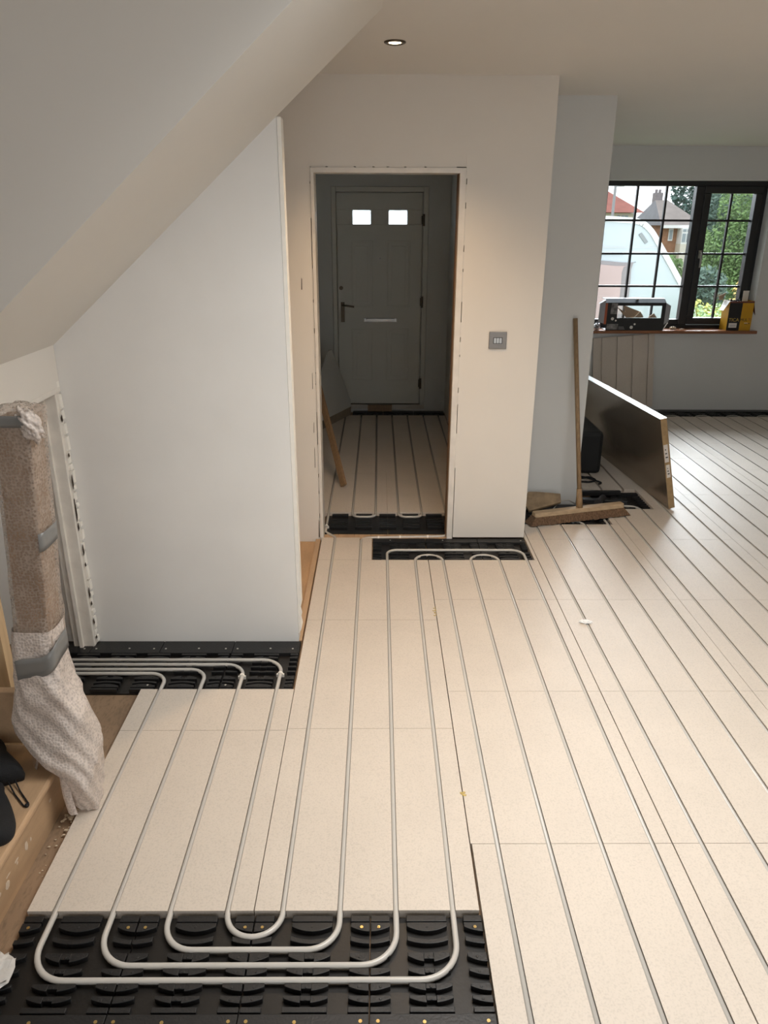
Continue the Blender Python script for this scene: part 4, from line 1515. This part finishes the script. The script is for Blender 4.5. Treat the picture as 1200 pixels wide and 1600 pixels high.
b.build('chimney', mat('dark_brick', (0.26, 0.24, 0.25), 0.8, var=0.2, vscale=6), h1)
wdw = MB()
wdw.box(hx(11.33), hx(11.85), HY - 0.9, HY, hz(1.05), hz(1.62))
wdw = wdw.build('bay_window', WUPVC, h1)
for i in range(3):
    xa = hx(11.36) + i * hx(0.165)
    MB().box(xa, xa + hx(0.12), HY - 0.93, HY - 0.88, hz(1.12), hz(1.42)).build('pane', DGL, wdw)
    MB().box(xa, xa + hx(0.12), HY - 0.93, HY - 0.88, hz(1.48), hz(1.57)).build('pane', DGL, wdw)
MB().box(hx(11.33), hx(11.85), HY - 0.9, HY, -3, hz(1.05)).build('bay_base', REND, h1)
w2 = MB().box(hx(11.0), hx(11.17), HY - 0.06, HY + 0.02, hz(1.15), hz(1.58)).build('window_frame', WUPVC, h1)
MB().box(hx(11.03), hx(11.14), HY - 0.09, HY - 0.05, hz(1.20), hz(1.54)).build('pane', DGL, w2)
h2 = thing('cream_house', 'cream house with a red tiled roof seen over the caravan', 'house', (hx(9.0), HY - 1, -3.0))
MB().box(hx(7.0), hx(9.07), HY - 3, HY + 3, -3.0, hz(2.1)).build('wall', REND, h2)
b = MB()
zr2 = hz(2.92)
a0, a1 = hx(6.8), hx(9.34)
r0, r1 = (hx(7.6), HY, zr2), (hx(8.45), HY, zr2)
b.quad((a0, HY - 3.6, hz(2.12)), (a1, HY - 3.6, hz(2.12)), r1, r0)
b.quad((a1, HY - 3.6, hz(2.12)), (a1, HY + 3.6, hz(2.12)), r1)
b.quad((a1, HY + 3.6, hz(2.12)), (a0, HY + 3.6, hz(2.12)), r0, r1)
b.quad((a0, HY + 3.6, hz(2.12)), (a0, HY - 3.6, hz(2.12)), r0)
b.build('roof', RTILE, h2)
for x in (8.50, 8.65, 8.78):
    MB().box(hx(x), hx(x + 0.09), HY - 3.06, HY - 2.98, hz(1.93), hz(2.02)).build('window', DGL, h2)
sl_ = thing('street_lamp', 'grey street lamp post at the left of the window view', 'street lamp', (7.33, 25, -0.75))
MB().tube([(7.33, 25, -0.75), (7.33, 25, 2.86)], 0.06, 10, 0.04).build('post', CARDG, sl_)
MB().tube([(7.33, 25, 2.86), (7.60, 25, 2.88)], 0.05, 8, 0.07).build('lamp_head', CARDG, sl_)


# trees, hedge: crowns of many small leaves
def crown(parent, name, mt, blobs, n, size, seed):
    rnd = random.Random(seed)
    b = MB()
    tot = sum(bl[3] * bl[5] for bl in blobs)
    for (cx_, cy_, cz_, rx_, ry_, rz_) in blobs:
        k = int(n * rx_ * rz_ / tot)
        for i in range(k):
            u = Vector((rnd.gauss(0, 1), rnd.gauss(0, 1), rnd.gauss(0, 1))).normalized() * (rnd.random() ** 0.25)
            p = Vector((cx_ + u.x * rx_, cy_ + u.y * ry_, cz_ + u.z * rz_))
            s = size * rnd.uniform(0.6, 1.4)
            d1 = Vector((rnd.uniform(-1, 1), rnd.uniform(-1, 1), rnd.uniform(-1, 1))).normalized()
            d2 = d1.orthogonal().normalized()
            b.quad(p - d1 * s, p + d2 * s * 0.5, p + d1 * s, p - d2 * s * 0.5)
    return b.build(name, mt, parent)


LEAFD = mat('dark_conifer_leaves', (0.14, 0.24, 0.21), 0.7, var=0.4, vscale=1.2)
LEAFM = mat('mid_green_leaves', (0.24, 0.39, 0.14), 0.65, var=0.5, vscale=1.5)
LEAFY = mat('yellow_green_leaves', (0.52, 0.54, 0.13), 0.65, var=0.5, vscale=4)
LEAFB = mat('blue_green_leaves', (0.20, 0.31, 0.25), 0.7, var=0.4, vscale=3)
LEAFO = mat('dry_orange_leaves', (0.45, 0.33, 0.10), 0.7, var=0.4, vscale=4)


def tree(label, base, h, blobs, mt, n, size, seed, tr=0.15, kind='tree'):
    t = thing(kind, label, kind, base)
    MB().tube([base, (base[0], base[1], base[2] + h)], tr, 10, tr * 0.5).build('trunk', OAKD, t)
    crown(t, 'crown', mt, blobs, n, size, seed)


tree('tall dark blue-green conifer rising behind the brick house', (30.5, 74, -3), 6, [(30.6, 74, 4.5, 3.6, 3, 5.0), (34, 74, 2.5, 4, 3, 5.5)], LEAFD, 9000, 0.26, 31, 0.4)
tree('feathery mid green tree filling the right-hand window sash', (8.05, 17, -0.7), 2.5,
     [(8.0, 17, 2.1, 0.75, 0.7, 0.7), (7.95, 17, 1.3, 0.85, 0.8, 0.8), (8.4, 17, 0.8, 0.9, 0.8, 0.9), (7.5, 17, 0.5, 0.6, 0.6, 0.8)], LEAFM, 15000, 0.04, 32, 0.1)
tree('blue-grey leafy tree behind the feathery green tree', (13.5, 30, -0.8), 2.5, [(13.3, 30, 2.4, 1.1, 1, 1.3), (14.9, 30, 2.0, 1.5, 1, 2.2), (13.4, 30, 0.4, 1.0, 1, 1.4)], LEAFB, 9000, 0.09, 33, 0.2)
tree('round green garden shrub beside the nose of the caravan', (7.05, 19, -0.7), 0.6, [(7.05, 19, 0.62, 0.42, 0.4, 0.42)], LEAFM, 900, 0.06, 34, 0.05, 'shrub')
tree('tall green shrub in front of the brick house bay window', (9.02, 22, -0.7), 1.2, [(9.02, 22, 0.9, 0.32, 0.4, 0.75)], LEAFM, 1500, 0.07, 35, 0.05, 'shrub')
tree('yellow-green hedge in the garden below the trees', (6.4, 14, -0.7), 0.5, [(5.6, 14, -0.1, 0.8, 0.4, 0.55), (6.6, 14, -0.12, 0.9, 0.4, 0.5), (7.6, 14, -0.1, 0.8, 0.4, 0.5)], LEAFY, 7000, 0.04, 36, 0.04, 'hedge')
tree('dry golden grass clump growing at the right of the hedge', (6.05, 13, -0.7), 0.6, [(6.35, 13, 0.55, 0.35, 0.3, 0.45), (6.7, 13, 0.25, 0.35, 0.3, 0.5)], LEAFO, 1500, 0.035, 37, 0.03, 'shrub')
tree('dark blue-green bush left of the golden grass in the garden', (6.0, 14.6, -0.7), 0.5, [(6.35, 14.9, 0.55, 0.38, 0.3, 0.42)], LEAFB, 900, 0.06, 38, 0.05, 'shrub')
tree('low green bush close outside the right-hand sash', (4.0, 9.3, -0.65), 0.5, [(4.05, 9.3, 0.45, 0.42, 0.3, 0.36), (3.8, 9.2, 0.1, 0.45, 0.3, 0.45)], LEAFM, 2500, 0.025, 39, 0.04, 'shrub')
